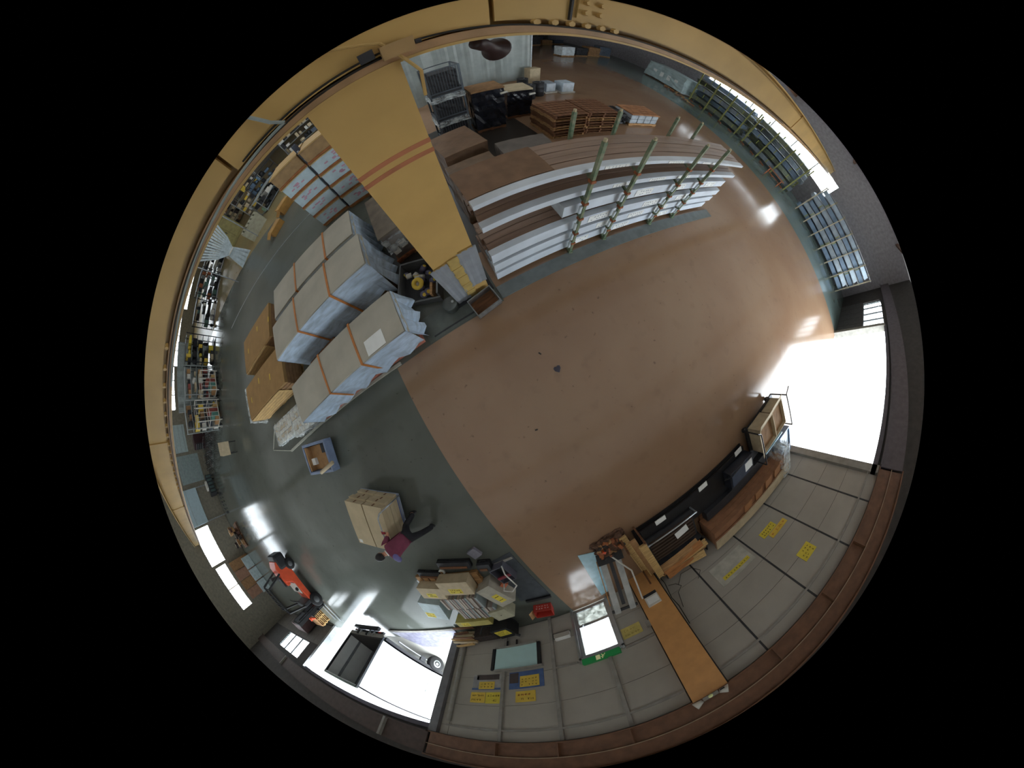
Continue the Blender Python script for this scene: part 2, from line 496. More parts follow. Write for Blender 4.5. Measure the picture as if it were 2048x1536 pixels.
# ---- exit door
def exit_door():
    d = bpy.data.objects.new('door_1', None); COL.objects.link(d)
    struct(d, 'aluminium exit door with frosted glass panes under a green sign')
    y = WS - .04
    for x in (-2.60, -1.38): B(x, y - .1, 0, x + .07, y + .14, 2.2).build('door_frame', ALU, d)
    B(-2.60, y - .1, 2.03, -1.31, y + .14, 2.10).build('door_frame', ALU, d)
    leaf = B(-2.53, y - .03, .02, -2.43, y + .03, 2.03).build('door_leaf', ALU, d)
    B(-1.48, y - .03, .02, -1.38, y + .03, 2.03).build('stile', ALU, leaf)
    B(-2.43, y - .03, .02, -1.48, y + .03, .14).build('rail', ALU, leaf)
    B(-2.43, y - .03, .72, -1.48, y + .03, .82).build('rail', ALU, leaf)
    B(-2.43, y - .03, 1.93, -1.48, y + .03, 2.03).build('rail', ALU, leaf)
    B(-2.43, y - .008, .14, -1.48, y + .008, .72).build('pane', FROST, leaf)
    B(-2.43, y - .008, .82, -1.48, y + .008, 1.93).build('pane', GLASS, leaf)
    MB().rev([(0, .0), (.035, .0), (.04, .03), (.03, .06), (0, .065)], t=Matrix.Translation((-2.3, y + .03, .77)) @ Matrix.Rotation(-math.pi / 2, 4, 'X'), n=12).build('door_knob', ALU, leaf, True)
    # sign: white running figure and doorway on green
    s = T('exit_sign', 'green emergency exit sign with a pale running figure above the exit door', 'sign', (-1.98, WS + .12, 2.11))
    B(-.53, -.10, 0, .53, .04, .20).build('sign_box', GREENS, s)
    t = Matrix.Translation((0, .045, .10)) @ Matrix.Scale(.8, 4) @ Matrix.Rotation(math.pi / 2, 4, 'X')
    fig = MB()
    fig.prism([(-.17, -.10), (-.02, -.10), (-.02, .10), (-.17, .10)], 0, .004, t)
    for a, b, w in (((.05, .02), (.08, -.03), .03), ((.08, -.03), (.03, -.10), .024), ((.08, -.02), (.15, -.05), .024),
                    ((.15, -.05), (.15, -.10), .02), ((.05, .04), (.0, .0), .018), ((.05, .04), (.12, .02), .018)):
        dx, dy = b[0] - a[0], b[1] - a[1]; L = math.hypot(dx, dy); nx, ny = -dy / L * w / 2, dx / L * w / 2
        fig.prism([(a[0] - nx, a[1] - ny), (b[0] - nx, b[1] - ny), (b[0] + nx, b[1] + ny), (a[0] + nx, a[1] + ny)], .001, .006, t)
    fig.prism([(.05 + .022 * math.cos(q * .7854), .075 + .022 * math.sin(q * .7854)) for q in range(8)], 0, .006, t)
    fig.build('running_figure', SIGNW, s)
exit_door()

# ---- steel column north of the camera, its base wrapped
def column():
    c = T('steel_column', 'broad yellow steel column with two red bands near the top', 'column', (-.05, 2.6, 0))
    B(-.37, -.27, 0, .36, -.235, 4.78).build('flange', YEL, c)
    B(-.37, .235, 0, .36, .27, 4.78).build('flange', YEL, c)
    B(-.02, -.235, 0, .01, .235, 4.78).build('web', YEL, c)
    for z in (3.70, 3.83): B(-.375, -.2745, z, .365, -.2695, z + .055).build('red_band', REDSTRIPE, c)
    w = MB()
    # torn vinyl wrap round the foot: skirt with folds
    for (x0, x1, z0, z1, dy, tx) in ((-.40, -.08, .05, 1.68, .020, -.05), (.03, .385, .45, 1.76, .018, .03)):
        n = 7
        for k in range(n):
            a = x0 + (x1 - x0) * k / n; b = x0 + (x1 - x0) * (k + 1) / n
            d0 = dy + .008 * math.sin(k * 2.1); d1 = dy + .008 * math.sin((k + 1) * 2.1)
            w.add([(a, -.272 - d0, z0), (b, -.272 - d1, z0), (b + tx, -.272 - d1 * .4, z1 - .03 * (k % 2)), (a + tx, -.272 - d0 * .4, z1)], [(0, 1, 2, 3)])
            w.add([(a, -.268, z0), (b, -.268, z0), (b + tx, -.268, z1), (a + tx, -.268, z1)], [(3, 2, 1, 0)])
    w.build('torn_grey_wrap', GREYPATCH, c)
    w = MB()
    for k in range(10):
        z = .05 + k * .17
        w.cbox((-.03 + .01 * math.sin(k * 3), -.282 - .01 * (k % 2), z + .08), (.19, .02, .168), ry=.05 * math.sin(k * 1.7))
    w.build('yellow_wrap', M('wrap_yellow', 'b59c5e', .5), c)
    B(-.46, -.36, 0, .45, .36, .03).build('base_plate', DSTEEL, c)
    for x0, x1, z in ((-.38, -.12, 1.70), (.10, .36, 1.78)): B(x0, -.29, z, x1, -.27, z + .02).build('wrap_edge_seam', M('seam_ochre', '8f7440', .7), c)
column()

# ---- crane runway girder on the column line, at camera height
def girder():
    g = T('crane_girder', 'long yellow crane runway girder carried by the steel column', 'girder', (0, 2.55, 4.78))
    B(-30.8, -.24, 0, 26.8, .24, .03).build('lower_flange', YEL2, g)
    B(-30.8, -.22, .03, 26.8, -.17, .12).build('lower_channel', M('channel_pinkish', 'ae8a64', .5), g)
    B(-30.8, -.015, .03, 26.8, .015, .9).build('web', YEL2, g)
    B(-30.8, -.18, .20, -1.1, -.15, .78).build('side_plate', YEL2, g)
    B(-1.05, -.21, .14, 1.0, -.16, .9).build('side_plate', YEL, g)
    B(1.05, -.18, .18, 26.8, -.15, .78).build('side_plate', YEL2, g)
    B(-30.8, -.24, .88, 26.8, .24, .92).build('upper_flange', YEL2, g)
    me = MB().cyl((0, 0, 0), (0, -.05, 0), .035, n=6).mesh('bolt', YEL2)
    for k in range(16): place('bolt', me, g, (-9.5 + k * .42, -.22, .16))
    for k in range(6): place('bolt', me, g, (1.35 + k * .16, -.22, .155))
    sp = B(1.75, -.205, .24, 2.05, -.18, .86).build('splice_plate', YEL2, g)
    for k in range(2):
        for j in range(4): place('bolt', me, g, (1.82 + k * .15, -.205, .32 + j * .13))
    B(1.68, -.21, .2, 1.70, -.15, .88).build('stiffener', DARK, g)
    for x in (-6.2, -12.5, 9.0): B(x, -.2, .1, x + .04, -.15, .88).build('stiffener', YEL2, g)
    # power cable runs
    MB().tube([(-30, -.25, .10), (-6, -.255, .085), (-1.2, -.26, .09), (.3, -.27, .12)], .012, 6).build('cable', CABLE, g)
    MB().tube([(-.95, -.27, .16), (.25, -.27, .17), (1.6, -.26, .11), (8, -.25, .09)], .012, 6).build('cable', CABLE, g)
    MB().tube([(-.75, -.27, .55), (-.62, -.28, .22), (-.55, -.28, .12), (-1.5, -.275, .08), (-4, -.27, .02)], .016, 6).build('pale_cable', M('cable_pale', '8f9a98', .5), g)
    MB().tube([(-.2, -.29, .5), (.22, -.29, .26), (.3, -.29, .1), (.42, -.27, -.15), (.40, -.24, -.42)], .014, 6).build('drop_cable', YEL2, g)
    jb = B(.20, -.36, .08, .42, -.26, .22).build('junction_box', M('box_tan', 'a5865a', .5), g)
    B(.06, -.34, .14, .16, -.26, .24).build('switch_box', DARK, g)
    MB().cyl((.43, -.31, .15), (.47, -.31, .15), .025).build('gland', DARK, jb)
girder()

# ---- girder along the south wall and its tan pillar
def south_girder():
    g = T('wall_girder', 'brown girder running along the top of the pale board wall', 'girder', (0, WS + .2, 4.75))
    B(-7.3, -.10, 0, 7.1, .12, .04).build('lower_flange', BROWN, g)
    B(-7.3, -.02, .04, 7.1, .02, 1.0).build('web', BROWN, g)
    B(-7.3, .02, .52, 7.1, .10, .545).build('pale_pipe', M('pipe_tan', '9c8870', .6), g)
    B(-7.3, -.12, 1.0, 7.1, .14, 1.05).build('upper_flange', BROWN, g)
    for x in (-5, -3.4, -1.8, 1.4, 3.0, 4.5): B(x, .02, .04, x + .03, .12, .52).build('stiffener', BROWN, g)
    g2 = T('wall_girder', 'dark girder above the west gate opening', 'girder', (0, WS + .2, 4.75))
    B(-30.8, -.10, 0, -7.4, .12, .05).build('lower_flange', M('dark_beam', '4a3c36', .7), g2)
    B(-30.8, -.02, .05, -7.4, .02, 1.0).build('web', M('dark_beam', '4a3c36', .7), g2)
    for x in (-9.5, -21.5): B(x, .02, .02, x + .12, .14, 1.0).build('stiffener', STUD, g2)
    g3 = T('wall_girder', 'grey-brown girder above the east gate opening', 'girder', (0, WS + .2, 4.75))
    B(7.2, -.10, 0, 26.8, .12, .05).build('lower_flange', M('dark_beam2', '5a5358', .7), g3)
    B(7.2, -.02, .05, 26.8, .02, 1.0).build('web', M('dark_beam2', '5a5358', .7), g3)
south_girder()
def south_pillar():
    p = T('wall_pillar', 'tan pillar standing against the pale board wall with a white sign box', 'pillar', (-.06, WS + .2, 0))
    B(-.38, -.18, 0, .38, .14, 4.78).build('shaft', TAN2, p)
    B(.38, -.1, 0, .41, .12, 4.78).build('dark_edge', BLACK, p)
    bx = B(-.22, .14, .95, .17, .20, 1.42).build('sign_box', OFFW, p)
    B(-.22, .20, .95, .17, .206, 1.06).build('dark_strip', DARK, bx)
    B(-.18, .20, 1.12, .14, .206, 1.36).build('notice', PAPER, bx)
    MB().tube([(.44, .1, 2.6), (.47, .14, 1.9), (.43, .12, 1.5), (.5, .15, .9), (.46, .12, .4)], .012, 6).build('cable', CABLE, p)
    B(-.50, .0, 1.78, -.38, .14, 1.95).build('outlet_box', STUD, p)
    # twin lamp head at the pillar top
    l = T('flood_lamp', 'twin pale flood lamp on top of the tan pillar', 'lamp', (-.08, WS + .42, 4.80))
    B(-.16, -.12, 0, .16, .12, .10).build('lamp_bracket', STUD, l)
    for s_ in (-1, 1):
        h = MB().rev([(0, 0), (.05, 0), (.07, .06), (.11, .16), (.115, .18), (0, .17)], n=14,
                     t=Matrix.Translation((s_ * .18, .02, .06)) @ Matrix.Rotation(s_ * 1.25, 4, 'Y')).build('lamp_head', OFFW, l, True)
    MB().cyl((0, .12, .05), (.0, .2, .05), .05).build('sensor', M('pale_lens', 'd5dca0', .3), l, True)
    B(.2, -.05, .02, .3, .1, .06).build('dark_plug', BLACK, l)
south_pillar()

# ---- horn speaker hanging from the girder
def horn():
    h = T('horn_speaker', 'brown horn loudspeaker hanging under the yellow girder', 'speaker', (1.08, 2.66, 4.66))
    t = Matrix.Rotation(rad(35), 4, 'Z') @ Matrix.Rotation(rad(115), 4, 'Y')
    MB().rev([(0, -.17), (.06, -.17), (.075, -.15), (.075, -.04), (.068, 0), (.08, .06), (.105, .12), (.15, .17), (.155, .185), (.142, .18), (.09, .12), (.05, .05), (0, .04)], n=22, t=t).build('horn', M('horn_brown', '3c2c2e', .45), h, True)
    MB().rev([(0, .05), (.03, .06), (.028, .13), (0, .15)], n=12, t=t).build('phase_plug', OFFW, h, True)
    MB().tube([(-.06, 0, .25), (-.06, 0, .08), (0, 0, .0)], .012, 6).build('bracket', DARK, h)
horn()
# ================================================================ GENERIC BUILDERS
ORD = ['first', 'second', 'third', 'fourth', 'fifth', 'sixth', 'seventh', 'eighth', 'ninth', 'tenth', 'eleventh', 'twelfth', 'thirteenth', 'fourteenth', 'fifteenth', 'sixteenth']
HUES = {'cardboard': 'tan', 'cardboard_dark': 'brown', 'cardboard_pale': 'beige', 'dark_grey': 'dark grey', 'off_white': 'off-white', 'amber_note': 'amber', 'yellow_note': 'yellow',
        'blue_steel': 'slate blue', 'black_plastic': 'black', 'tool_red': 'dull red', 'teal_bits': 'teal', 'dark_rubbish': 'blackish brown', 'rust': 'rusty', 'galvanised_steel': 'silver',
        'dark_steel': 'gunmetal', 'mint_box': 'mint', 'bin_blue': 'blue', 'bin_blue2': 'pale blue'}
def hue(m): return HUES.get(m.name, 'plain')
def rough_sheet_box(w, d, h, nx=14, ny=6, nz=4, amp=.02, flare=0.0, seed=1, skirt=0.0):
    """box of wrapped goods: gridded skin with creases; flare lets the wrap hang wider at the bottom"""
    rr = random.Random(seed)
    bm = bmesh.new()
    bmesh.ops.create_cube(bm, size=1.0)
    cuts = max(nx, ny, nz)
    bmesh.ops.subdivide_edges(bm, edges=bm.edges[:], cuts=7, use_grid_fill=True)
    for v in bm.verts:
        x, y, z = v.co
        side = 1 - (z + .5)
        f = 1 + flare * side * side
        top = z > .49
        a = amp * (.35 if top else 1.0)
        v.co = Vector((x * w * (f if abs(x) > .45 else 1 + (f - 1) * .6) + rr.uniform(-a, a),
                       y * d * f + rr.uniform(-a, a), (z + .5) * h + rr.uniform(-a, a) * .6 - (skirt * rr.random() if z < -.45 else 0)))
    me = bpy.data.meshes.new('wrap'); bm.to_mesh(me); bm.free()
    return me
def wrapped(parent, name, w, d, h, z, mat, amp=.02, flare=0.0, seed=1, skirt=0., smooth=False):
    me = rough_sheet_box(w, d, h, amp=amp, flare=flare, seed=seed, skirt=skirt)
    me.materials.append(mat)
    if smooth:
        for p in me.polygons: p.use_smooth = True
    o = place(name, me, parent, (0, 0, z))
    return o
PAL = {}
def pallet_parts(parent, w, d, h, mat, z=0.0, key=None, nslat=7):
    """timber pallet: deck slats, stringers and bottom boards"""
    key = (w, d, h, mat.name, nslat)
    if key not in PAL:
        sw = w / nslat * .78
        PAL[key] = (B(-sw / 2, -d / 2, 0, sw / 2, d / 2, .022).mesh('slat', mat),
                    B(-w / 2, -.04, 0, w / 2, .04, h - .044).mesh('stringer', mat))
    sl, st = PAL[key]
    for k in range(nslat):
        place('slat', sl, parent, (-w / 2 + (k + .5) * w / nslat, 0, z + h - .022))
    for y in (-d / 2 + .05, 0, d / 2 - .05): place('stringer', st, parent, (0, y, z + .022))
    for k in (0, nslat // 2, nslat - 1):
        place('slat', sl, parent, (-w / 2 + (k + .5) * w / nslat, 0, z))
def marks(parent, x0, x1, z, y, n, rows, mat, sz=.03, seed=0, axis='y'):
    """printed characters on a notice: short strokes"""
    rr = random.Random(seed); mb = MB()
    for r in range(rows):
        for k in range(n):
            if rr.random() < .18: continue
            cx = x0 + (x1 - x0) * (k + .5) / n
            cz = z - r * sz * 2.0
            s_ = sz * .42
            for _ in range(3):
                ox, oz = rr.uniform(-s_, s_), rr.uniform(-s_, s_)
                if rr.random() < .5: mb.box(cx - s_ * .9, y, cz + oz - .004, cx + s_ * .9, y + .003, cz + oz + .004)
                else: mb.box(cx + ox - .004, y, cz - s_ * .9, cx + ox + .004, y + .003, cz + s_ * .9)
    if mb.v:
        o = mb.build('printed_characters', mat, parent); o['kind'] = 'stuff'; return o
def flatmarks(parent, x0, x1, y0, y1, z, n, rows, mat, seed=0):
    """printed strokes on a top face"""
    rr = random.Random(seed); mb = MB()
    for r in range(rows):
        for k in range(n):
            if rr.random() < .15: continue
            cx = x0 + (x1 - x0) * (k + .5) / n; cy = y0 + (y1 - y0) * (r + .5) / rows
            s_ = min((x1 - x0) / n, (y1 - y0) / rows) * .36
            for _ in range(3):
                o1, o2 = rr.uniform(-s_, s_), rr.uniform(-s_, s_)
                if rr.random() < .5: mb.box(cx - s_, cy + o1 - .006, z, cx + s_, cy + o1 + .006, z + .002)
                else: mb.box(cx + o2 - .006, cy - s_, z, cx + o2 + .006, cy + s_, z + .002)
    if mb.v:
        o = mb.build('printed_characters', mat, parent); o['kind'] = 'stuff'; return o
def carton(label, loc, w, d, h, rz=0.0, mat=None, group=None, tape=True, cat='box', name='carton'):
    c = T(name, label, cat, loc, rz, group)
    mat = mat or CARD
    B(-w / 2, -d / 2, 0, w / 2, d / 2, h).build('carton_body', mat, c, bevel=.008)
    if tape:
        B(-w / 2 - .002, -.03, h - .12, w / 2 + .002, .03, h + .002).build('packing_tape', CARDP, c)
        B(-w / 2, -.004, h + .001, w / 2, .004, h + .0035).build('flap_seam', CARD2, c)
    return c

# ================================================================ LONG PANEL STACK
PANEL_TIERS = [  # x0, x1, z0, z1, words
    (.50, 8.35, 2.51, 2.60, 'topmost long bundle of wrapped panels with bright white edge'),
    (.54, 8.45, 1.93, 2.06, 'second long panel bundle from the top, below the brown-topped one'),
    (2.05, 8.15, 1.42, 1.72, 'shorter panel bundle in the middle of the tall panel stack'),
    (.56, 8.40, .88, 1.16, 'long white-wrapped panel bundle third from the floor of the stack'),
    (.56, 8.35, .50, .76, 'long white-wrapped panel bundle second from the floor'),
    (.56, 8.20, .12, .40, 'lowest white-wrapped panel bundle of the tall stack'),
]
def panel_stack():
    for i, (x0, x1, z0, z1, lab) in enumerate(PANEL_TIERS):
        t = T('panel_bundle', lab, 'panel bundle', (x0, 2.32, z0), 0, 'long wrapped panel bundles in the stacking racks')
        L = x1 - x0; h = z1 - z0
        n = 6
        w = .96 / n
        for k in range(n):
            mat = PANELE if k == 0 else PANELT
            off = .0 if k == 0 else -.012 - .008 * (k % 2)
            if i in (0, 1, 3) or k == 0:
                B(0 if k == 0 else .01 + .02 * (k % 3), k * w + .006, 0, L - .02 * (k % 2), (k + 1) * w - .006, h + off).build(
                    'edge_panel' if k == 0 else 'panel', mat, t, bevel=.006)
            else:
                B(0 if k == 0 else .02, k * w + .004, 0, L - .03 * (k % 2), (k + 1) * w - .004, h + off).build('panel', FILMB if k < 3 else PANELT, t, bevel=.006)
        if i == 0: B(.0, .17, h - .004, 1.35, .95, h + .006).build('kraft_cover', M('kraft_brown', '7d6048', .7), t)
        if i == 2: B(-.01, .0, 0, .0, .95, h + .0).build('end_cap', FILMW, t)
        for q in range(3):
            xx = 2.2 + q * 1.35 + .4 * math.sin(i * 2.1 + q)
            if xx + .6 < L:
                B(xx, -.004, h * .12, xx + .55, .002, h * .88).build('label_sheet', PAPER, t)
                marks(t, xx + .05, xx + .5, h * .66, -.008, 6, 2, M('grey_print', '8a93a0', .8), min(.05, h * .18), seed=i * 7 + q)
        # spacer timbers between tiers
        for xx in (1.2, 4.0, 6.4):
            if xx < L: B(xx, .1, -.10 if z0 > .2 else -.12, xx + .07, .9, 0).build('spacer', WOODD, t)
panel_stack()
def stacking_racks():
    labs = ['green stacking rack frame nearest the steel column', 'second green rack frame along the panel stack',
            'third green rack frame along the panel stack', 'far green rack frame near the end of the panel stack']
    for i, x in enumerate((2.40, 3.44, 5.16, 6.26)):
        r = T('stacking_rack', labs[i], 'rack', (x, 2.22, 0), 0, 'stacking rack frames around the panels')
        bx = .36 if i < 2 else .48
        for k, (px, py) in enumerate(((0, 0), (bx, 1.16))):
            p = B(px - .032, py - .032, 0, px + .032, py + .032, 3.24 - .08 * k).build('post', GREEN, r)
            MB().cyl((px, py, 3.24 - .08 * k), (px, py, 3.30 - .08 * k), .028).build('post_cap', M('cap_pale', 'b9ae8e', .6), p)
            for z in (.48, .86, 1.38, 1.84, 2.42):
                B(px - .05, py - .05, z - .05, px + .05, py + .05, z + .01).build('collar', RUST if k == 0 else WOODY, p)
        for z in (.48, .84, 1.38, 1.84, 2.42):
            MB().bar((0, 0, z - .03), (bx, 1.16, z - .03), .05, .05).build('arm', GREEN, r)
        MB().bar((0, -.05, .05), (bx, 1.2, .05), .09, .1).build('foot', GREEN, r)
        for z in (.3, .62, 1.0, 1.55): B(-.09, -.02, z, -.04, .03, z + .2).build('film_strip', FILMW, r)
stacking_racks()
tag(B(.45, 1.90, .004, 8.5, 2.22, .03).build('steel_sheet', M('sheet_blue_grey', '6a706f', .4, .1), bevel=.0), 'long blue-grey steel sheet on the floor before the panel stack', 'sheet')

# ================================================================ WRAPPED LONG STACKS WITH STRAPS
def strapped_stack(label, x0, x1, y0, y1, z0, z1, seed, pal_mat, strap_x, skirtmat, notes):
    cx, cy = (x0 + x1) / 2, (y0 + y1) / 2
    w, d = x1 - x0, y1 - y0
    t = T('wrapped_stack', label, 'wrapped stack', (cx, cy, 0), 0)
    # goods: boards inside
    n = 5
    for k in range(n):
        za = z0 + (z1 - z0 - .06) * k / n; zb = z0 + (z1 - z0 - .06) * (k + 1) / n - .01
        B(-w / 2 + .06, -d / 2 + .05, za, w / 2 - .06, d / 2 - .05, zb).build('board_layer', CARDP if k % 2 else CARD2, t)
    wrapped(t, 'top_sheet', w, d, .16, z1 - .16, M('sheet_beige', 'aba698', .5, var=.06, scale=2, bump=.3, bscale=4), .012, .02, seed)
    # side wrap hanging in folds on the long front and the ends
    mb = MB(); rr = random.Random(seed)
    cols = 26
    prev = None
    hb = z0 + .02
    for k in range(cols + 1):
        x = -w / 2 - .03 + (w + .06) * k / cols
        o = .03 + .035 * math.sin(k * 1.3 + seed) + .02 * rr.random()
        bot = hb + .05 * rr.random() + (.18 if (k // 5) % 3 == 1 and not notes else 0)
        row = [(x, -d / 2 - .012, z1 - .03), (x, -d / 2 - .02 - o * .5, (z1 + hb) / 2), (x, -d / 2 - .03 - o * 1.6, bot)]
        if prev:
            n0 = len(mb.v); mb.v += prev + row
            mb.f += [(n0, n0 + 1, n0 + 4, n0 + 3), (n0 + 1, n0 + 2, n0 + 5, n0 + 4)]
        prev = row
    mb.build('side_wrap', skirtmat, t)
    for sx in (-1, 1):
        mb = MB(); prev = None
        for k in range(11):
            y = -d / 2 - .03 + (d + .05) * k / 10
            o = .03 + .04 * math.sin(k * 1.9 + seed) + .03 * rr.random()
            row = [(sx * (w / 2 + .012), y, z1 - .03), (sx * (w / 2 + .03 + o * .7), y, (z1 + hb) / 2), (sx * (w / 2 + .05 + o * 2.2), y, hb + .06 * rr.random())]
            if prev:
                n0 = len(mb.v); mb.v += prev + row
                mb.f += [(n0, n0 + 1, n0 + 4, n0 + 3), (n0 + 1, n0 + 2, n0 + 5, n0 + 4)]
            prev = row
        mb.build('end_wrap', FILMB, t)
    for sx in strap_x:
        mb = MB()
        pts = [(sx - cx, d / 2 + .03, z0 + .1), (sx - cx - .02, d / 2 + .03, z1 + .012), (sx - cx + .02, -d / 2 - .02, z1 + .012), (sx - cx + .05, -d / 2 - .10, z0 + .12)]
        for a, b in zip(pts, pts[1:]):
            mb.bar(a, b, .055, .012)
        mb.build('strap', STRAP, t)
    if notes:
        B(-w / 2 + 2.95, -d / 2 + .02, z1 + .012, -w / 2 + 3.45, -d / 2 + .36, z1 + .016).build('shipping_label', PAPER, t)
    # pallets underneath
    pw = w / 3 - .06
    for k in range(3):
        p = bpy.data.objects.new('pallet', None); COL.objects.link(p); p.parent = t
        p.location = (-w / 2 + (k + .5) * w / 3, -.03, 0)
        key = (round(pw, 3), pal_mat.name)
        B(-pw / 2, -d / 2, z0 - .03, pw / 2, d / 2, z0).build('pallet_deck', pal_mat, p)
        for y in (-d / 2 + .04, 0, d / 2 - .04): B(-pw / 2, y - .04, .02, pw / 2, y + .04, z0 - .03).build('stringer', pal_mat, p)
        B(-pw / 2, -d / 2, 0, pw / 2, d / 2, .02).build('bottom_board', pal_mat, p)
    return t
strapped_stack('low long wrapped stack on salmon pallets beside the brown floor', -5.42, -1.52, 2.02, 3.02, .16, 1.06, 3, SALMON, (-2.72, -3.92), FILMB, True)
strapped_stack('tall long wrapped stack behind the one on salmon pallets', -5.1, -1.6, 3.62, 4.64, .18, 1.60, 5, WOODD, (-2.66, -3.92), FILMB, False)
strapped_stack('rearmost long wrapped stack, next to the dim aisle', -4.98, -1.75, 4.84, 5.9, .18, 1.56, 8, WOODD, (-2.64, -3.84), FILMW, False)
# loose boards poking out under the tall stack
for k, (x0, x1, y, z) in enumerate(((-4.9, -3.7, 3.42, .5), (-3.6, -1.7, 3.36, .42))):
    tag(CB(((x0 + x1) / 2, y, z / 2 + .0), (x1 - x0, .16, z), rz=.02).build('timber_baulk', WOODD, bevel=.01),
        ('short' if k == 0 else 'long') + ' dark timber baulk standing in the gap between two wrapped stacks', 'timber')

# ---- kraft carton bundles west of the wrapped stacks
def kraft_bundle(label, cx, cy, w, d, h, rz, film_end):
    t = T('kraft_bundle', label, 'carton bundle', (cx, cy, 0), rz)
    pallet_parts(t, w, d, .14, WOODY, nslat=9)
    n = 6
    for k in range(n):
        z = .14 + (h - .14) * k / n
        B(-w / 2 + .03 * (k % 2), -d / 2 + .015 * (k % 3), z, w / 2, d / 2, z + (h - .14) / n - .006).build('carton_layer', CARD2 if k < n - 1 else M('kraft_top', '9a7748', .75, var=.06), t)
    B(-w / 2 + .02, -d / 2 - .012, .2, w / 2 - .5, -d / 2 + .002, h - .04).build('pale_board_edges', WOODY, t)
    for k in range(4): B(-w / 2 + .1, -d / 2 - .016, .3 + k * .16, w / 2 - .6, -d / 2 - .01, .308 + k * .16).build('board_joint', CARD2, t)
    for k in range(3):
        B(-w / 2 + .5 + k * 1.0, -.1 + .3 * (k % 2), h + .0, -w / 2 + .56 + k * 1.0, .1 + .3 * (k % 2), h + .003).build('yellow_tape', YNOTE2, t)
    if film_end:
        wrapped(t, 'stretch_film', .16, d + .06, h - .1, .1, CLEARFILM, .03, .1, 4).location = (-w / 2 - .05, 0, .1)
    return t
kraft_bundle('kraft carton bundle with pale board edges and film on its end', -7.55, 4.25, 3.5, 1.25, .95, rad(-7), True)
kraft_bundle('kraft carton bundle in the rear, across a dark gap', -7.6, 6.15, 2.55, 1.4, .95, rad(-3), False)
# low film-wrapped packs in front of the kraft bundle
for k, (cx, cy, w, d, h, lab) in enumerate(((-6.35, 2.55, 1.5, .8, .34, 'low clear-film pack of profiles beyond the salmon pallets'),
                                           (-8.1, 2.85, 1.5, .7, .2, 'flat film-covered pack at the west end of the floor rail'))):
    t = T('film_pack', lab, 'pack', (cx, cy, 0), rad(-6))
    for j in range(5): B(-w / 2, -d / 2 + j * d / 5 + .01, .02, w / 2, -d / 2 + (j + 1) * d / 5 - .01, h - .04).build('profile', CARDP if j % 2 else OFFW, t)
    wrapped(t, 'clear_film', w + .06, d + .06, h, 0, CLEARFILM, .02, .05, 20 + k)
# long pale floor rail alongside
t = T('floor_rail', 'long pale steel rail lying along the edge of the wrapped stacks', 'rail', (0, 0, 0))
MB().bar((-8.3, 2.12, .03), (-2.35, 1.9, .03), .07, .06).build('rail_bar', M('rail_pale', 'a7a79c', .5), t)
MB().bar((-9.9, 2.75, .02), (-8.3, 2.12, .02), .03, .03).build('rail_tail', M('rail_pale', 'a7a79c', .5), t)
MB().bar((-9.9, 2.75, .02), (-8.9, 3.45, .02), .03, .03).build('rail_brace', M('rail_pale', 'a7a79c', .5), t)

# ---- tilted tote cart
def tote_cart():
    t = T('tote_trolley', 'small trolley with a blue-grey tray and cardboard lining', 'trolley', (-6.3, 1.2, 0), rad(-14))
    B(-.62, -.42, .10, .62, .42, .15).build('deck', BLUEBIN, t)
    rim = M('tray_blue', '7b8aa6', .45)
    for a in ((-.66, -.46, .15, .66, -.38, .46), (-.66, .38, .15, .66, .46, .46), (-.66, -.38, .15, -.58, .38, .46), (.58, -.38, .15, .66, .38, .46)):
        B(*a).build('tray_side', rim, t, bevel=.01)
    B(-.56, -.36, .15, .56, .36, .20).build('card_lining', CARD, t)
    B(-.56, -.36, .20, -.50, .36, .44).build('card_flap', CARD, t)
    B(.2, .1, .2, .56, .36, .3).build('dark_block', DARK, t)
    MB().cyl((.1, -.42, .52), (.85, -.2, .52), .055).build('paper_tube', CARDP, t, True)
    B(-.5, -.2, .2, -.3, 0, .32).build('white_packet', PAPER, t)
    for x in (-.5, .5):
        for y in (-.34, .34): MB().cyl((x, y - .02, .05), (x, y + .02, .05), .05).build('wheel', RUBBER, t)
    MB().bar((-.66, .42, .3), (-.86, .46, .05), .05, .04).build('wood_slat', WOODY, t)
tote_cart()
def box_on_stool():
    t = T('steel_stand', 'dark low steel stand beside the far shelves', 'stand', (-15.9, 5.2, 0), rad(-20))
    for x in (-.4, .4):
        for y in (-.3, .3): MB().bar((x, y, 0), (x, y, .5), .04).build('leg', BLACK, t)
    B(-.45, -.35, .5, .45, .35, .54).build('top', BLACK, t)
    MB().bar((-.4, -.3, .2), (.4, -.3, .2), .03).build('brace', BLACK, t)
    carton('pale carton standing on the dark steel stand', (-15.9, 5.2, .54), .98, .72, .6, rad(-20), CARDP)
box_on_stool()

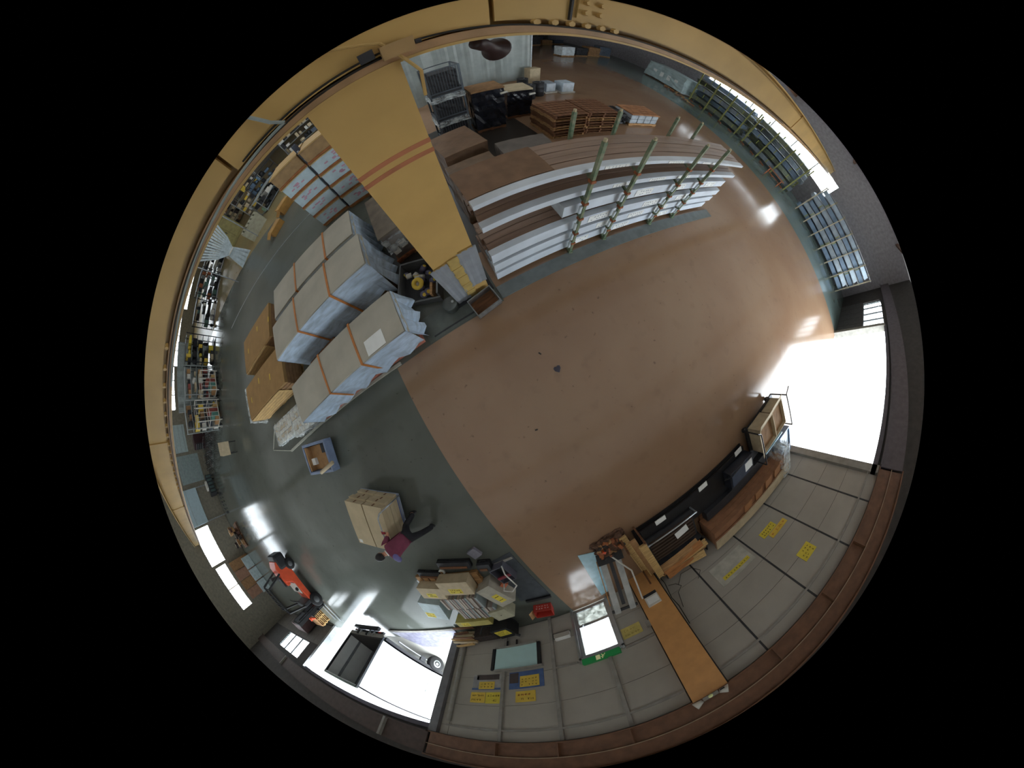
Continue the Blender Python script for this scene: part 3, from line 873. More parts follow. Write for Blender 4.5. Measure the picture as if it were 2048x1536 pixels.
# ---- steel bin of drums and rolls beside the column
def roll_bin():
    t = T('parts_bin', 'low bin of yellow-capped rolls beside the column foot', 'bin', (-1.0, 3.32, 0), rad(-24))
    B(-.5, -.5, .02, .5, .5, .06).build('bin_floor', DARK, t)
    for a in ((-.52, -.52, .0, .52, -.48, .22), (-.52, .48, 0, .52, .52, .4), (-.52, -.48, 0, -.48, .48, .4), (.48, -.48, 0, .52, .48, .4)):
        B(*a).build('bin_side', M('bin_grey', '6a6c6e', .5, .3), t)
    rr = random.Random(2)
    for k in range(16):
        x, y = rr.uniform(-.4, .4), rr.uniform(-.42, .3)
        r = rr.uniform(.05, .09)
        a = Vector((x, y, rr.uniform(.15, .30)))
        dv = Vector((rr.uniform(-1, 1), rr.uniform(-1, 1), rr.uniform(.1, .9))).normalized() * rr.uniform(.08, .16)
        b = MB().cyl(a, a + dv, r).build('roll', M('roll_purple_grey', '565268', .5) if k % 3 else OFFW, t, True)
        MB().cyl(a + dv, a + dv * 1.12, r * .55).build('roll_cap', YNOTE if k % 2 else YNOTE2, b)
    MB().rev([(.06, 0), (.14, 0), (.15, .05), (.14, .1), (.06, .1), (.06, 0)], n=18, t=Matrix.Translation((.02, -.12, .36)) @ Matrix.Rotation(.5, 4, 'X')).build('tape_reel', YNOTE2, t, True)
    B(.3, -.45, .05, .36, -.05, .34).build('wood_offcut', WOOD, t)
roll_bin()
def drain_box():
    t = T('steel_trough', 'square steel trough on the floor in front of the column foot', 'trough', (.06, 2.0, 0), rad(8))
    B(-.30, -.22, 0, .30, .22, .02).build('trough_floor', WOODD, t)
    for a in ((-.30, -.22, 0, .30, -.20, .24), (-.30, .20, 0, .30, .22, .24), (-.30, -.2, 0, -.28, .2, .24), (.28, -.2, 0, .30, .2, .24)):
        B(*a).build('trough_side', STEEL, t)
    B(-.28, -.26, .2, .30, -.225, .24).build('rim_lip', STEEL, t)
drain_box()
t = T('grey_drum', 'short dark grey drum between the column foot and the roll bin', 'drum', (-.62, 2.36, 0))
MB().rev([(0, 0), (.16, 0), (.17, .03), (.16, .2), (.17, .23), (.16, .25), (0, .24)], n=20).build('drum_body', M('drum_grey', '4d5250', .5), t, True)
MB().rev([(0, 0), (.03, 0), (.03, .02), (0, .02)], (.08, 0, .245), n=10).build('bung', STEEL, t)

# ---- brown pallet load left of the column
def brown_load():
    t = T('goods_pallet', 'tall brown-topped goods pallet beside the steel column', 'pallet load', (-.84, 5.35, 0), rad(2))
    pallet_parts(t, 1.1, 1.9, .14, WOODD)
    for k in range(5): B(-.48, -.88, .14 + k * .2, .48, .88, .335 + k * .2).build('load_layer', M('load_grey', '6d6660', .7), t)
    B(-.52, -.92, 1.14, .52, .92, 1.19).build('top_board', M('top_dull', '6a5f52', .75, var=.12), t)
    wrapped(t, 'stretch_film', 1.04, 1.84, .5, .5, CLEARFILM, .02, .02, 31)
    for k in range(4): B(-.45 + k * .24, -.93, .35 + .1 * (k % 2), -.28 + k * .24, -.90, .62 + .1 * (k % 2)).build('pale_packet', OFFW, t)
    B(-.55, -.97, .12, .55, -.93, .17).build('red_strap', RUST, t)
brown_load()

# ---- foam boxes on timber, two tall stacks
def foam_stacks():
    pink = M('pink_print', 'c79ab0', .8)
    side = ('column side', 'aisle side')
    ordn = ('lowest', 'second', 'third', 'fourth', 'topmost')
    for s_, (cx, cy, n, z0) in enumerate(((-1.72, 8.9, 5, .1), (-3.0, 9.2, 5, .1))):
        base = T('timber_skid', 'timber skid under the foam boxes on the ' + side[s_], 'skid', (cx, cy, 0), rad(-6))
        for y in (-.4, .4): B(-.6, y - .05, 0, .6, y + .05, .1).build('bearer', WOOD, base)
        for k in range(n):
            z = z0 + k * .66
            t = T('foam_box', 'pale foam box with pink print, %s in the stack on the %s' % (ordn[k], side[s_]), 'foam box', (cx, cy, z), rad(-6), 'stacked foam boxes')
            B(-.58, -.5, .08, .58, .5, .60).build('box_body', FOAM if k < 4 else M('kraft_block', '9c7f5a', .8), t, bevel=.03)
            B(-.6, -.52, .60, .6, .52, .645).build('lid_board', WOODY, t)
            for y in (-.45, 0, .45): B(-.6, y - .05, 0, .6, y + .05, .08).build('batten', M('batten_red', '9a6238', .8, var=.15), t)
            if k < 4:
                flat = MB(); rr = random.Random(k * 5 + s_)
                for q in range(7):
                    x = -.3 + rr.random() * .6; z_ = .2 + rr.random() * .28
                    flat.box(x - .06, -.504, z_ - .03, x + .06, -.499, z_ + .03)
                flat.build('pink_print', pink, t)['kind'] = 'stuff'
    p = T('rack_upright', 'dark upright post standing between the two stacks of foam boxes', 'post', (-2.36, 8.7, 0))
    B(-.07, -.07, 0, .07, .07, 3.7).build('post', M('post_navy', '2b3140', .5), p)
    for k in range(8): B(-.03, -.09, .4 + k * .42, .03, -.07, .5 + k * .42).build('bracket', STEEL, p)
foam_stacks()

# ================================================================ NORTH OF THE PANEL STACK
def pallet_stacks():
    words = ('lowest', 'second', 'third', 'fourth', 'fifth', 'sixth', 'seventh', 'topmost')
    for s_, (cx, cy) in enumerate(((5.6, 7.72), (7.1, 7.78))):
        for k in range(8):
            t = T('timber_pallet', 'brown timber pallet, %s of the %s pallet stack' % (words[k], ('left' if s_ == 0 else 'right')), 'pallet',
                  (cx + .02 * math.sin(k * 2 + s_), cy + .02 * math.cos(k * 3), k * .135), 0, 'brown timber pallets in two stacks')
            pallet_parts(t, 1.55, 1.42, .135, WOODD if (k + s_) % 3 else WOOD, nslat=7); t.rotation_euler = (0, 0, math.pi / 2)
pallet_stacks()
def brick_crate():
    t = T('goods_pallet', 'plank-topped pallet of grey sacks near the far brown floor', 'pallet load', (10.25, 8.15, 0), rad(2))
    pallet_parts(t, 2.0, 1.1, .14, WOOD)
    for k in range(4):
        for j in range(2): B(-.98 + k * .49, -.53, .14 + j * .26, -.52 + k * .49, .53, .39 + j * .26).build('sack', M('sack_grey', '98a0a6', .7, var=.12), t, bevel=.04)
    for k in range(5): B(-1.0, -.55 + k * .22, .68, 1.0, -.55 + k * .22 + .19, .73).build('plank', M('plank_orange', '9c6c48', .8, var=.2), t)
    b = T('tarpaulin_bundle', 'crumpled black tarpaulin beside the plank-topped pallet', 'tarpaulin', (8.75, 8.2, 0))
    wrapped(b, 'tarpaulin', .75, .9, .6, 0, BLACK, .07, .2, 41)
brick_crate()
def brown_boxes():
    for k, (cx, cy, w, d, h, lab) in enumerate(((1.45, 6.35, 1.15, 1.45, 1.5, 'dull brown wrapped load behind the column, farther one'),
                                               (1.35, 4.78, 1.15, 1.1, 1.35, 'dull brown wrapped load just behind the panel stack'),
                                               (2.78, 4.95, 1.3, 1.0, 1.42, 'grey film wrapped load between the panel stack and dark goods'))):
        t = T('goods_pallet', lab, 'pallet load', (cx, cy, 0), rad(3 - 4 * k))
        pallet_parts(t, w, d, .13, WOODD)
        for j in range(4): B(-w / 2 + .03, -d / 2 + .03, .13 + j * (h - .13) / 4, w / 2 - .03, d / 2 - .03, .13 + (j + 1) * (h - .13) / 4 - .01).build('load_layer', M('brown_load', '6e5646', .75, var=.1), t)
        wrapped(t, 'film_cover', w, d, h - .1, .11, M('film_brown%d' % k, ('7b6350', '74604e', '6b6560')[k], .3, var=.12, scale=3, bump=.5, bscale=6), .015, .03, 50 + k)
brown_boxes()
def mesh_containers():
    wire = M('wire_grey', '5c646c', .4, .4)
    lab = ('lowest', 'middle', 'topmost')
    for k in range(3):
        t = T('wire_container', 'black-filled wire mesh container, %s of three stacked by the curtain' % lab[k], 'container', (2.25, 9.6, k * 1.12), rad(-4), 'stacked wire containers')
        w, d, h = 1.05, 1.15, 1.12
        for x in (-w / 2, w / 2):
            for y in (-d / 2, d / 2): B(x - .03, y - .03, 0, x + .03, y + .03, h).build('corner_post', wire, t)
        for z in (.1, h - .04):
            for y in (-d / 2, d / 2): B(-w / 2, y - .02, z, w / 2, y + .02, z + .04).build('rail', wire, t)
            for x in (-w / 2, w / 2): B(x - .02, -d / 2, z, x + .02, d / 2, z + .04).build('rail', wire, t)
        wr = B(-.006, -.006, 0, .006, .006, h - .14).mesh('wire', wire)
        for q in range(11):
            place('wire', wr, t, (-w / 2 + .09 + q * .087, -d / 2, .12)); 
        for q in range(8): place('wire', wr, t, (w / 2, -d / 2 + .1 + q * .13, .12))
        wrapped(t, 'dark_contents', w - .14, d - .14, h - (.3 if k == 2 else .16), .1, DARK, .02, 0, 60 + k)
        B(-w / 2, -d / 2, .0, w / 2, d / 2, .1).build('base', DARK, t)
        if k < 2: wrapped(t, 'film_skirt', w + .05, d + .05, .25, h - .28, CLEARFILM, .03, .05, 66 + k)
mesh_containers()
def dark_loads():
    for k, (cx, cy, w, d, h, lab, top) in enumerate(((3.55, 9.4, 1.1, 1.1, 2.0, 'tall black wrapped pallet with a kraft cap', CARD2),
                                                    (5.0, 9.9, 1.0, 1.0, 1.5, 'shorter black wrapped pallet with a pale cap', CARDP))):
        t = T('goods_pallet', lab, 'pallet load', (cx, cy, 0), rad(-6))
        pallet_parts(t, w, d, .14, WOODD)
        wrapped(t, 'black_wrap', w, d, h - .2, .14, M('black_film', '1c1e26', .22, var=.3, scale=3, bump=.6, bscale=6), .02, .02, 70 + k)
        B(-w / 2 - .02, -d / 2 - .02, h - .07, w / 2 + .02, d / 2 + .02, h).build('cap_board', top, t)
        MB().cyl((w / 2 - .15, -d / 2 - .06, h - .3), (w / 2 + .1, -d / 2 - .06, h - .26), .05).build('white_tube', OFFW, t)
    t = T('timber_scraps', 'dark timber scraps heaped behind the kraft-capped pallet', 'scraps', (4.2, 11.0, 0))
    rr = random.Random(5)
    for q in range(12):
        CB((rr.uniform(-.6, .6), rr.uniform(-.3, .3), .1 + q * .1), (rr.uniform(.3, .9), .12, .08), rz=rr.uniform(0, 3)).build('offcut', WOODD if q % 2 else WOOD, t)
    B(-.65, -.35, 0, .65, .35, .08).build('scrap_skid', WOODD, t)
    for k, (cx, cy, w, h, lab) in enumerate(((8.95, 12.2, .75, .62, 'bright white block on a white skid near the vinyl curtain'),
                                             (8.05, 12.4, .6, .58, 'grey-white block next to the bright white one'))):
        t = T('white_block', lab, 'block', (cx, cy, 0), rad(5))
        B(-w / 2 - .08, -.42, 0, w / 2 + .08, .42, .1).build('skid', OFFW, t)
        B(-w / 2, -.35, .1, w / 2, .35, .1 + h).build('block', M('block_white%d' % k, ('b4c3cf', '8d97a2')[k], .5), t, bevel=.02)
        B(-w / 2 + .04, -.356, .14, w / 2 - .04, -.35, .06 + h).build('face_board', M('face_white', 'c2ccd4', .5), t)
    for k, (cx, cy, lab) in enumerate(((6.6, 11.6, 'black drum by the timber scraps'), (7.25, 11.9, 'black drum nearest the white blocks'), (7.0, 13.0, 'black drum against the curtain'))):
        t = T('steel_drum', lab, 'drum', (cx, cy, 0))
        MB().rev([(0, 0), (.28, 0), (.29, .02), (.28, .28), (.295, .3), (.28, .32), (.28, .58), (.295, .6), (.28, .62), (.28, .86), (.29, .88), (.27, .88), (.27, .85), (0, .85)], n=22).build('drum_body', DARK, t, True)
        MB().cyl((.12, .05, .85), (.12, .05, .88), .035).build('bung', STEEL, t)
    carton('pale carton on the drum by the vinyl curtain edge', (8.3, 14.3, 0), .7, .5, 1.2, rad(8), CARDP)
dark_loads()
def curtain(name, label, x0, x1, y, z0, z1, axis='x', amp=.08, mat=CURT, folds=9):
    t = T(name, label, 'curtain', (0, 0, 0))
    n = folds * 6
    mb = MB(); prev = None
    for k in range(n + 1):
        s_ = x0 + (x1 - x0) * k / n
        o = amp * math.sin(k / 6 * 2 * math.pi) * (.6 + .4 * math.sin(k * .37))
        pt = [(s_, y + o * f, z) if axis == 'x' else (y + o * f, s_, z) for z, f in ((z1, .5), ((z0 + z1) / 2, 1), (z0, 1.3))]
        if prev:
            n0 = len(mb.v); mb.v += prev + pt
            mb.f += [(n0, n0 + 3, n0 + 4, n0 + 1), (n0 + 1, n0 + 4, n0 + 5, n0 + 2)]
        prev = pt
    mb.build('curtain_sheet', mat, t, True)
    if axis == 'x': MB().cyl((x0, y, z1 + .02), (x1, y, z1 + .02), .025).build('curtain_rail', STEEL, t)
    else: MB().cyl((y, x0, z1 + .02), (y, x1, z1 + .02), .025).build('curtain_rail', STEEL, t)
    for s_ in (x0, x1):
        p = (s_, y) if axis == 'x' else (y, s_)
        B(p[0] - .03, p[1] - .03, 0, p[0] + .03, p[1] + .03, z1 + .06).build('curtain_post', STEEL, t)
    return t
curtain('vinyl_curtain', 'tall grey-white vinyl curtain beyond the dark goods', 1.6, 8.6, 15.0, .15, 4.35)
# ================================================================ EAST: STEEL STOCK
PIPE = {}
def pipe_bundle(label, x, y0, y1, z, rows, cols, r, mat, group, square=False):
    t = T('pipe_bundle', label, 'pipe bundle', (x, y0, z), 0, group)
    L = y1 - y0
    key = (round(L, 2), r, mat.name, square)
    if key not in PIPE:
        PIPE[key] = (B(-r, 0, -r, r, L, r) if square else MB().cyl((0, 0, 0), (0, L, 0), r, n=8)).mesh('pipe', mat, not square)
    for i in range(cols):
        for j in range(rows):
            place('pipe', PIPE[key], t, ((i - (cols - 1) / 2) * r * 2.06, .04 * ((i * 3 + j) % 4), r + j * r * 2.03))
    for q in (.15, .5, .85):
        w = cols * r * 2.06 / 2 + .01; h = rows * r * 2.03 + .01
        B(-w, L * q, 0, w, L * q + .06, h).build('binding', M('binding_yellow_green', '8a8f4a', .6), t)
    return t
def east_stock():
    g = 'long steel stock in the east racks'
    cols_ = (M('pipe_grey', '7d8790', .35, .6), M('pipe_olive', '6d7464', .45, .4), M('pipe_blue', '6f8296', .35, .5))
    lv = ('lowest', 'second', 'third', 'fourth', 'top')
    for s_, (xa, ya, yb, nm) in enumerate(((24.0, 2.8, 8.4, 'nearer east rack'), (24.3, 8.8, 14.6, 'farther east rack'))):
        for k in range(5):
            for c in range(2):
                pipe_bundle('grey steel stock on the %s arms of the %s, %s column' % (lv[k], nm, ('front', 'back')[c]),
                            xa + c * .95, ya + .2 * ((k + c) % 3), yb - .25 * ((k * 2 + c) % 3), .35 + k * .66, 4, 6, .055, cols_[(k + c + s_) % 3], g, square=(k % 2 == 0))
        r = T('stock_rack', 'olive cantilever rack carrying the steel stock, ' + nm, 'rack', (xa + .48, ya, 0))
        for q in range(4):
            y = .3 + q * (yb - ya - .6) / 3
            for x in (-1.0, 1.02):
                B(x - .05, y - .05, 0, x + .05, y + .05, 3.75).build('upright', M('rack_olive', '7d7f48', .5), r)
            for k in range(5): B(-1.0, y - .04, .27 + k * .66, 1.02, y + .04, .345 + k * .66).build('arm', M('rack_olive', '7d7f48', .5), r)
        for q in range(5): MB().bar((-1.5 - .1 * (q % 2), .4 + q * 1.1, .08), (-1.2, .9 + q * 1.1, .08), .08, .1).build('loose_block', RUST, r)
    # rack just north of the east gate: pale long profiles between uprights
    pale = M('profile_pale', '9aa8b4', .25, .7)
    for k in range(6):
        for c in range(2):
            pipe_bundle('pale profiles on %s arms of the gate-side rack, %s' % (('lowest', 'second', 'third', 'fourth', 'fifth', 'top')[k], ('front', 'back')[c]),
                        23.9 + c * .9, -5.6 + .2 * (k % 2), 1.6 - .2 * (k % 3), .32 + k * .60, 3, 4, .07, pale if (k + c) % 2 else cols_[2], 'pale profiles in the gate-side rack', square=True)
    r = T('stock_rack', 'pale cantilever rack with profiles next to the east gate', 'rack', (24.3, -5.8, 0))
    for q in range(7):
        y = .3 + q * 1.15
        for x in (-.95, .95): B(x - .04, y - .04, 0, x + .04, y + .04, 4.0).build('upright', M('rack_pale', 'a0967e', .5), r)
        for k in range(6): B(-.95, y - .035, .25 + k * .6, .95, y + .035, .315 + k * .6).build('arm', M('rack_pale', 'a0967e', .5), r)
    for x in (-.97,):
        for z in (1.4, 2.6, 3.9): B(x, .2, z, x + .03, 7.4, z + .05).build('tie_bar', STEEL, r)
    t = T('timber_trestle', 'rust-brown timber trestle on the grey strip by the east rack', 'trestle', (21.9, 3.4, 0), rad(10))
    for y in (0, 1.2):
        MB().bar((-.4, y, 0), (0, y, .75), .07).build('leg', RUST, t); MB().bar((.4, y, 0), (0, y, .75), .07).build('leg', RUST, t)
    MB().bar((0, -.2, .78), (0, 1.4, .78), .09).build('top_rail', RUST, t)
    MB().bar((0, 0, .4), (0, 1.2, .4), .05).build('brace', RUST, t)
    t = T('wrapped_stack', 'large white film wrapped pile in the far north-east', 'wrapped stack', (24.6, 17.4, 0), rad(-4))
    pallet_parts(t, 2.2, 4.6, .16, WOODD)
    wrapped(t, 'white_film', 2.2, 4.6, 1.9, .16, M('white_film_far', 'a9bbbd', .3, var=.1, scale=2, bump=.4, bscale=3), .05, .08, 90)
    for k in range(4): B(-1.13, -1.6 + k * .9, .7, -1.10, -1.2 + k * .9, 1.3).build('label_sheet', PAPER, t)
    t = T('timber_scraps', 'row of timber offcuts on the floor before the white pile', 'scraps', (22.3, 14.6, 0), rad(75))
    rr = random.Random(9)
    for q in range(14): CB((-2 + q * .3, rr.uniform(-.2, .2), .08 + .05 * (q % 3)), (rr.uniform(.3, .8), .1, .1), rz=rr.uniform(0, 3)).build('offcut', WOOD if q % 3 else RUST, t)
    # far north racks and goods
    rr = random.Random(4)
    for k in range(9):
        x, y = 9.5 + k * 1.9, 43.0 - (k % 3) * 1.2
        t = T('storage_rack', ('far dark storage rack, number %s from the curtain end' % ('first', 'second', 'third', 'fourth', 'fifth', 'sixth', 'seventh', 'eighth', 'ninth')[k]).replace('number ', ''), 'rack', (x, y, 0))
        for px in (-.8, .8):
            for py in (-.5, .5): B(px - .04, py - .04, 0, px + .04, py + .04, 3.4).build('post', M('post_teal', '48585a', .5), t)
        for z in (.2, 1.2, 2.2, 3.2): B(-.85, -.5, z, .85, .5, z + .06).build('shelf', STEEL, t)
        for z in (.26, 1.26, 2.26):
            for q in range(3):
                B(-.75 + q * .5, -.45, z, -.32 + q * .5, .4, z + rr.uniform(.35, .8)).build('stored_goods', (DARK, OFFW, BLUEBIN, CARD2)[rr.randrange(4)], t)
    for k in range(8):
        x, y = 17.5 + (k % 4) * 2.1, 24.5 + (k // 4) * 6 + k * .7
        t = T('goods_pallet', 'far dim pallet of goods in the north-east hall, %s' % ('nearest', 'second', 'third', 'fourth', 'fifth', 'sixth', 'seventh', 'farthest')[k], 'pallet load', (x, y, 0), rr.uniform(-.2, .2), 'far dim pallets')
        pallet_parts(t, 1.6, 1.2, .14, WOOD)
        wrapped(t, 'load', 1.5, 1.1, rr.uniform(.6, 1.4), .14, (FILMW, DARK, CARD2, BLUEBIN)[k % 4], .03, .02, 100 + k)
east_stock()

# ================================================================ SOUTH-EAST PILE BY THE BOARD WALL
def se_pile():
    # dark row of rubber sheets along the floor edge
    t = T('rubber_sheets', 'long low stack of black rubber sheets at the brown floor edge', 'sheet stack', (2.5, -5.25, 0), rad(-.8))
    for k in range(4): B(-2.15 + .06 * k, -.48, .02 + k * .06, 2.1 - .08 * (k % 2), .48 - .03 * (k % 3), .075 + k * .06).build('rubber_sheet', BLACK, t)
    for k, x in enumerate((-1.35, .15, 1.75)):
        tag(B(x + 2.5 - .16, -4.86, .27, x + 2.5 + .16, -4.70, .30).build('paper_tag', PAPER, bevel=.004), 'small white card at the edge of the black sheets, %s' % ('by the scrap heap', 'middle one', 'by the carton cart')[k], 'card')
    # dark steel rack with bright front bar
    t = T('steel_tray', 'dark steel tray rack with a bright front bar', 'tray', (1.28, -5.68, .27), rad(-1))
    B(-.78, -.62, 0, .78, .55, .06).build('tray_floor', DARK, t)
    for k in range(7): B(-.7, -.5 + k * .14, .06, .7, -.44 + k * .14, .14).build('slat', M('slat_brown', '4a3a30', .7), t)
    MB().cyl((-.80, .58, .32), (.80, .58, .32), .025).build('front_bar', ALU, t, True)
    for x in (-.78, .78): B(x - .02, .55, 0, x + .02, .6, .34).build('bar_bracket', STEEL, t)
    B(-.78, -.64, 0, .78, -.6, .3).build('back_plate', DARK, t)
    tag(CB((1.55, -5.6, .435), (.42, .28, .012), rz=rad(8)).build('paper_sheet', PAPER), 'blank white sheet lying on the dark steel tray', 'paper')
    # standing boards
    rr = random.Random(3)
    b = T('board_bin', 'dark bin holding leaning timber boards by the wall', 'bin', (1.35, -6.72, 0))
    B(-.75, -.28, 0, .75, .28, .04).build('bin_floor', DARK, b)
    B(-.75, .33, 0, .75, .36, .5).build('bin_front', DARK, b)
    for x in (-.75, .72): B(x, -.28, 0, x + .03, .28, .7).build('bin_side', DARK, b)
    words = ('first', 'second', 'third', 'fourth', 'fifth', 'sixth', 'seventh')
    for k in range(7):
        L = rr.uniform(1.2, 1.55); y = -6.92 + k * .10
        o = CB((1.32 + rr.uniform(-.1, .1), y, .62 + .04 * (k % 3)), (L, .035, .24), ry=rr.uniform(-.28, .12), rz=rr.uniform(-.1, .1), rx=.75).build('timber_board', (WOOD, WOODY, M('board_orange', 'a8703e', .75, var=.15, stretch=(1, 8, 8)))[k % 3], bevel=.004)
        tag(o, 'orange-brown timber board in the dark bin, %s from the wall' % words[k], 'board', 'boards in the bin')
    # three-tier plank shelf end-on
    s_ = T('plank_shelf', 'low three-plank timber shelf beside the scrap heap', 'shelf', (.24, -5.55, 0), rad(3))
    for k in range(3):
        B(-.22 + k * .15, -.95, .14 + k * .30, -.02 + k * .15, .95 - .05 * k, .20 + k * .30).build('plank', (WOODY, CARD, WOODY)[k], s_)
        B(-.22 + k * .15, -.95, .20 + k * .30, -.19 + k * .15, .9, .23 + k * .30).build('plank_lip', WOODY, s_)
    for y in (-.93, .85):
        for x in (-.22, .24): B(x, y, 0, x + .05, y + .05, .82).build('post', WOODD, s_)
    # wrapped long cartons by the wall
    t = T('long_cartons', 'long brown carton stack against the board wall, film at the gate end', 'carton stack', (4.15, -6.30, 0), rad(-1))
    pallet_parts(t, 3.7, 1.2, .14, WOODD, nslat=9)
    for k in range(4): B(-1.85, -.55, .14 + k * .2, 1.85, .15 - .02 * k, .33 + k * .2).build('carton_layer', M('carton_rust', '8d6346', .75, var=.1), t)
    for k in range(2): B(-1.9, -.58, .96 + k * .06, 1.9, -.2, 1.01 + k * .06).build('pale_board', CARDP if k else M('carton_rust', '8d6346', .75), t)
    B(-1.7, .18, .14, 1.7, .55, .42).build('low_carton', DARK, t)
    for k in range(4): B(-.6 + k * .55, -.18, .95, -.25 + k * .55, .12, .99).build('carton_lid', M('lid_orange', '9a6b45', .75), t)
    wrapped(t, 'end_film', .45, 1.2, 1.0, .12, CLEARFILM, .03, .1, 120).location = (1.75, 0, .12)
    m = T('dark_machine', 'dark blue-grey machine case between the black sheets and cartons', 'machine', (4.0, -5.25, .27), rad(-2))
    B(-.55, -.28, 0, .55, .3, .34).build('case', M('case_blue_black', '23262f', .4), m, bevel=.02)
    B(-.5, -.2, .34, .3, .24, .37).build('lid', M('case_blue', '3c4556', .35), m)
    B(.1, -.1, .371, .45, .2, .376).build('white_label', PAPER, m)
    MB().tube([(-.55, .2, .2), (-.75, .25, .3), (-.6, .3, .45), (.1, .32, .4)], .015, 6).build('hose', BLACK, m)
    # steel tub with pale blue film
    b = T('steel_tub', 'pale blue steel tub at the gate end of the wall pile', 'tub', (6.62, -6.3, 0), rad(-3))
    for a in ((-.4, -.5, 0, .4, .5, .04), (-.4, -.5, 0, .4, -.46, .62), (-.4, .46, 0, .4, .5, .62), (-.4, -.46, 0, -.36, .46, .62), (.36, -.46, 0, .4, .46, .62)):
        B(*a).build('tub_side', M('tub_blue', '7388a6', .4, .3), b)
    wrapped(b, 'crumpled_film', .68, .88, .5, .05, FILMB, .06, 0, 130)
    MB().tube([(-.4, .3, .62), (-.2, .1, .75), (-.1, -.1, .7), (-.3, -.3, .64)], .03, 6).build('black_hose', BLACK, b)
    # carton cart near the east gate
    c = T('flat_cart', 'flat steel cart loaded with open cartons before the east gate', 'cart', (5.75, -4.95, 0), rad(4))
    B(-.95, -.62, .22, .95, .62, .28).build('deck', DSTEEL, c)
    for x in (-.8, .8):
        for y in (-.5, .5):
            w = MB().cyl((x, y - .03, .1), (x, y + .03, .1), .1, n=16).build('wheel', RUBBER, c, True)
            B(x - .03, y - .04, .12, x + .03, y + .04, .22).build('fork', STEEL, w)
    for s2 in (-1, 1):
        x = s2 * .95
        MB().tube([(x, -.6, .25), (x, -.6, .95), (x, .6, .95), (x, .6, .25)], .022, 8).build('handle', BLACK, c)
        MB().tube([(x, .62, .95), (x + s2 * .2, .8, 1.0)], .02, 6).build('hook', BLACK, c)
    for k, (x, y, w, d, h, lab) in enumerate(((-.42, .12, .8, .9, .55, 'tan open carton on the flat cart, end away from the gate'), (.45, .1, .75, .95, .48, 'pale carton on the flat cart, gate end'))):
        q = T('open_carton', lab, 'box', (5.75 + x, -4.95 + y, .28), rad(4))
        for a in ((-w / 2, -d / 2, 0, w / 2, d / 2, .02), (-w / 2, -d / 2, 0, -w / 2 + .015, d / 2, h), (w / 2 - .015, -d / 2, 0, w / 2, d / 2, h), (-w / 2, -d / 2, 0, w / 2, -d / 2 + .015, h), (-w / 2, d / 2 - .015, 0, w / 2, d / 2, h)):
            B(*a).build('carton_side', CARDP, q)
        if k == 0: CB((-w / 2 - .08, 0, h + .03), (.22, d, .012), ry=.5).build('flap', CARDP, q)
        CB((0, d / 2 + .08, h + .02), (w, .2, .012), rx=.4).build('flap', CARDP, q)
        wrapped(q, 'packing_filler', w - .06, d - .06, h - .15, .02, CARD2, .03, 0, 140 + k)
    tag(CB((5.9, -5.66, .30), (1.2, .03, .6), rx=.06).build('glass_sheet', M('sheet_glass_blue', '9fc4dc', .08, .2), bevel=.01), 'bright glassy sheet propped on the gate side of the cart', 'sheet')
    # tilted hand truck with forks against the pillar
    h = T('platform_truck', 'steel platform truck leaning on the tan pillar', 'hand truck', (-.52, -5.25, 0), rad(-14))
    tt = Matrix.Rotation(rad(38), 4, 'X')
    def rot(mb):
        mb.v = [tuple(tt @ Vector((v[0], -v[1], v[2]))) for v in mb.v]; mb.f = [tuple(reversed(f)) for f in mb.f]
        return mb
    tt = Matrix.Rotation(rad(-38), 4, 'X')
    rot(MB().box(-.30, 0, .0, -.13, 1.85, .07)).build('fork', M('fork_grey', 'a8aaa8', .5, .1), h)
    rot(MB().box(.13, 0, .0, .30, 1.85, .07)).build('fork', M('fork_grey', 'a8aaa8', .5, .1), h)
    rot(MB().box(-.05, .1, .01, .05, 1.6, .05)).build('spine', DARK, h)
    rot(MB().box(-.36, -.2, 0, .36, .15, .2)).build('pump_head', BLACK, h)
    rot(MB().box(-.37, 1.72, -.03, .37, 1.80, .04)).build('axle_bar', DARK, h)
    for x in (-.22, .22): rot(MB().cyl((x - .05, 1.8, -.01), (x + .05, 1.8, -.01), .05)).build('roller', RUBBER, h)
    rot(MB().tube([(0, -.1, .2), (.45, .6, .22), (.5, 1.6, .24)], .022)).build('tow_handle', OFFW, h)
    rot(MB().box(-.38, .0, .0, -.36, 1.5, .08)).build('orange_mark', M('mark_orange', 'b07a3a', .6), h)
    s3 = T('pale_sheet', 'pale blue plastic sheet lying on the floor by the exit', 'sheet', (0, 0, 0))
    MB().prism([(-1.19, -4.58), (-1.40, -6.85), (-.98, -6.75), (-.70, -4.77)], .004, .022).build('sheet', M('sheet_pale_blue', '9cc0cc', .3), s3)
    # scrap heap
    rr = random.Random(6)
    s4 = T('scrap_heap', 'heap of dark and rusty metal scraps at the end of the plank shelf', 'scrap heap', (-.3, -4.75, 0))
    me = rough_sheet_box(.75, .55, .16, amp=.05, flare=.3, seed=150); me.materials.append(M('debris_brown', '5a4030', .85, var=.35, scale=14)); place('debris_bed', me, s4)
    for q in range(34):
        CB((rr.uniform(-.38, .36), rr.uniform(-.3, .25), .12 + rr.random() * .14), (rr.uniform(.06, .2), rr.uniform(.03, .1), rr.uniform(.02, .07)), rz=rr.uniform(0, 3), rx=rr.uniform(-.6, .6)).build(
            'scrap_piece', (RUST, MUD, ORANGE if q % 9 == 2 else WOOD, DARK, M('scrap_orange', '9a5a30', .7))[q % 5], s4)
    t = T('wall_cable', 'loose black cable looped on the board wall', 'cable', (0, WS + .06, 0))
    MB().tube([(.75, 0, 1.1), (1.0, .02, .8), (1.35, .02, .85), (1.5, .02, 1.15), (1.3, 0, 1.35)], .008, 5).build('cable', CABLE, t)
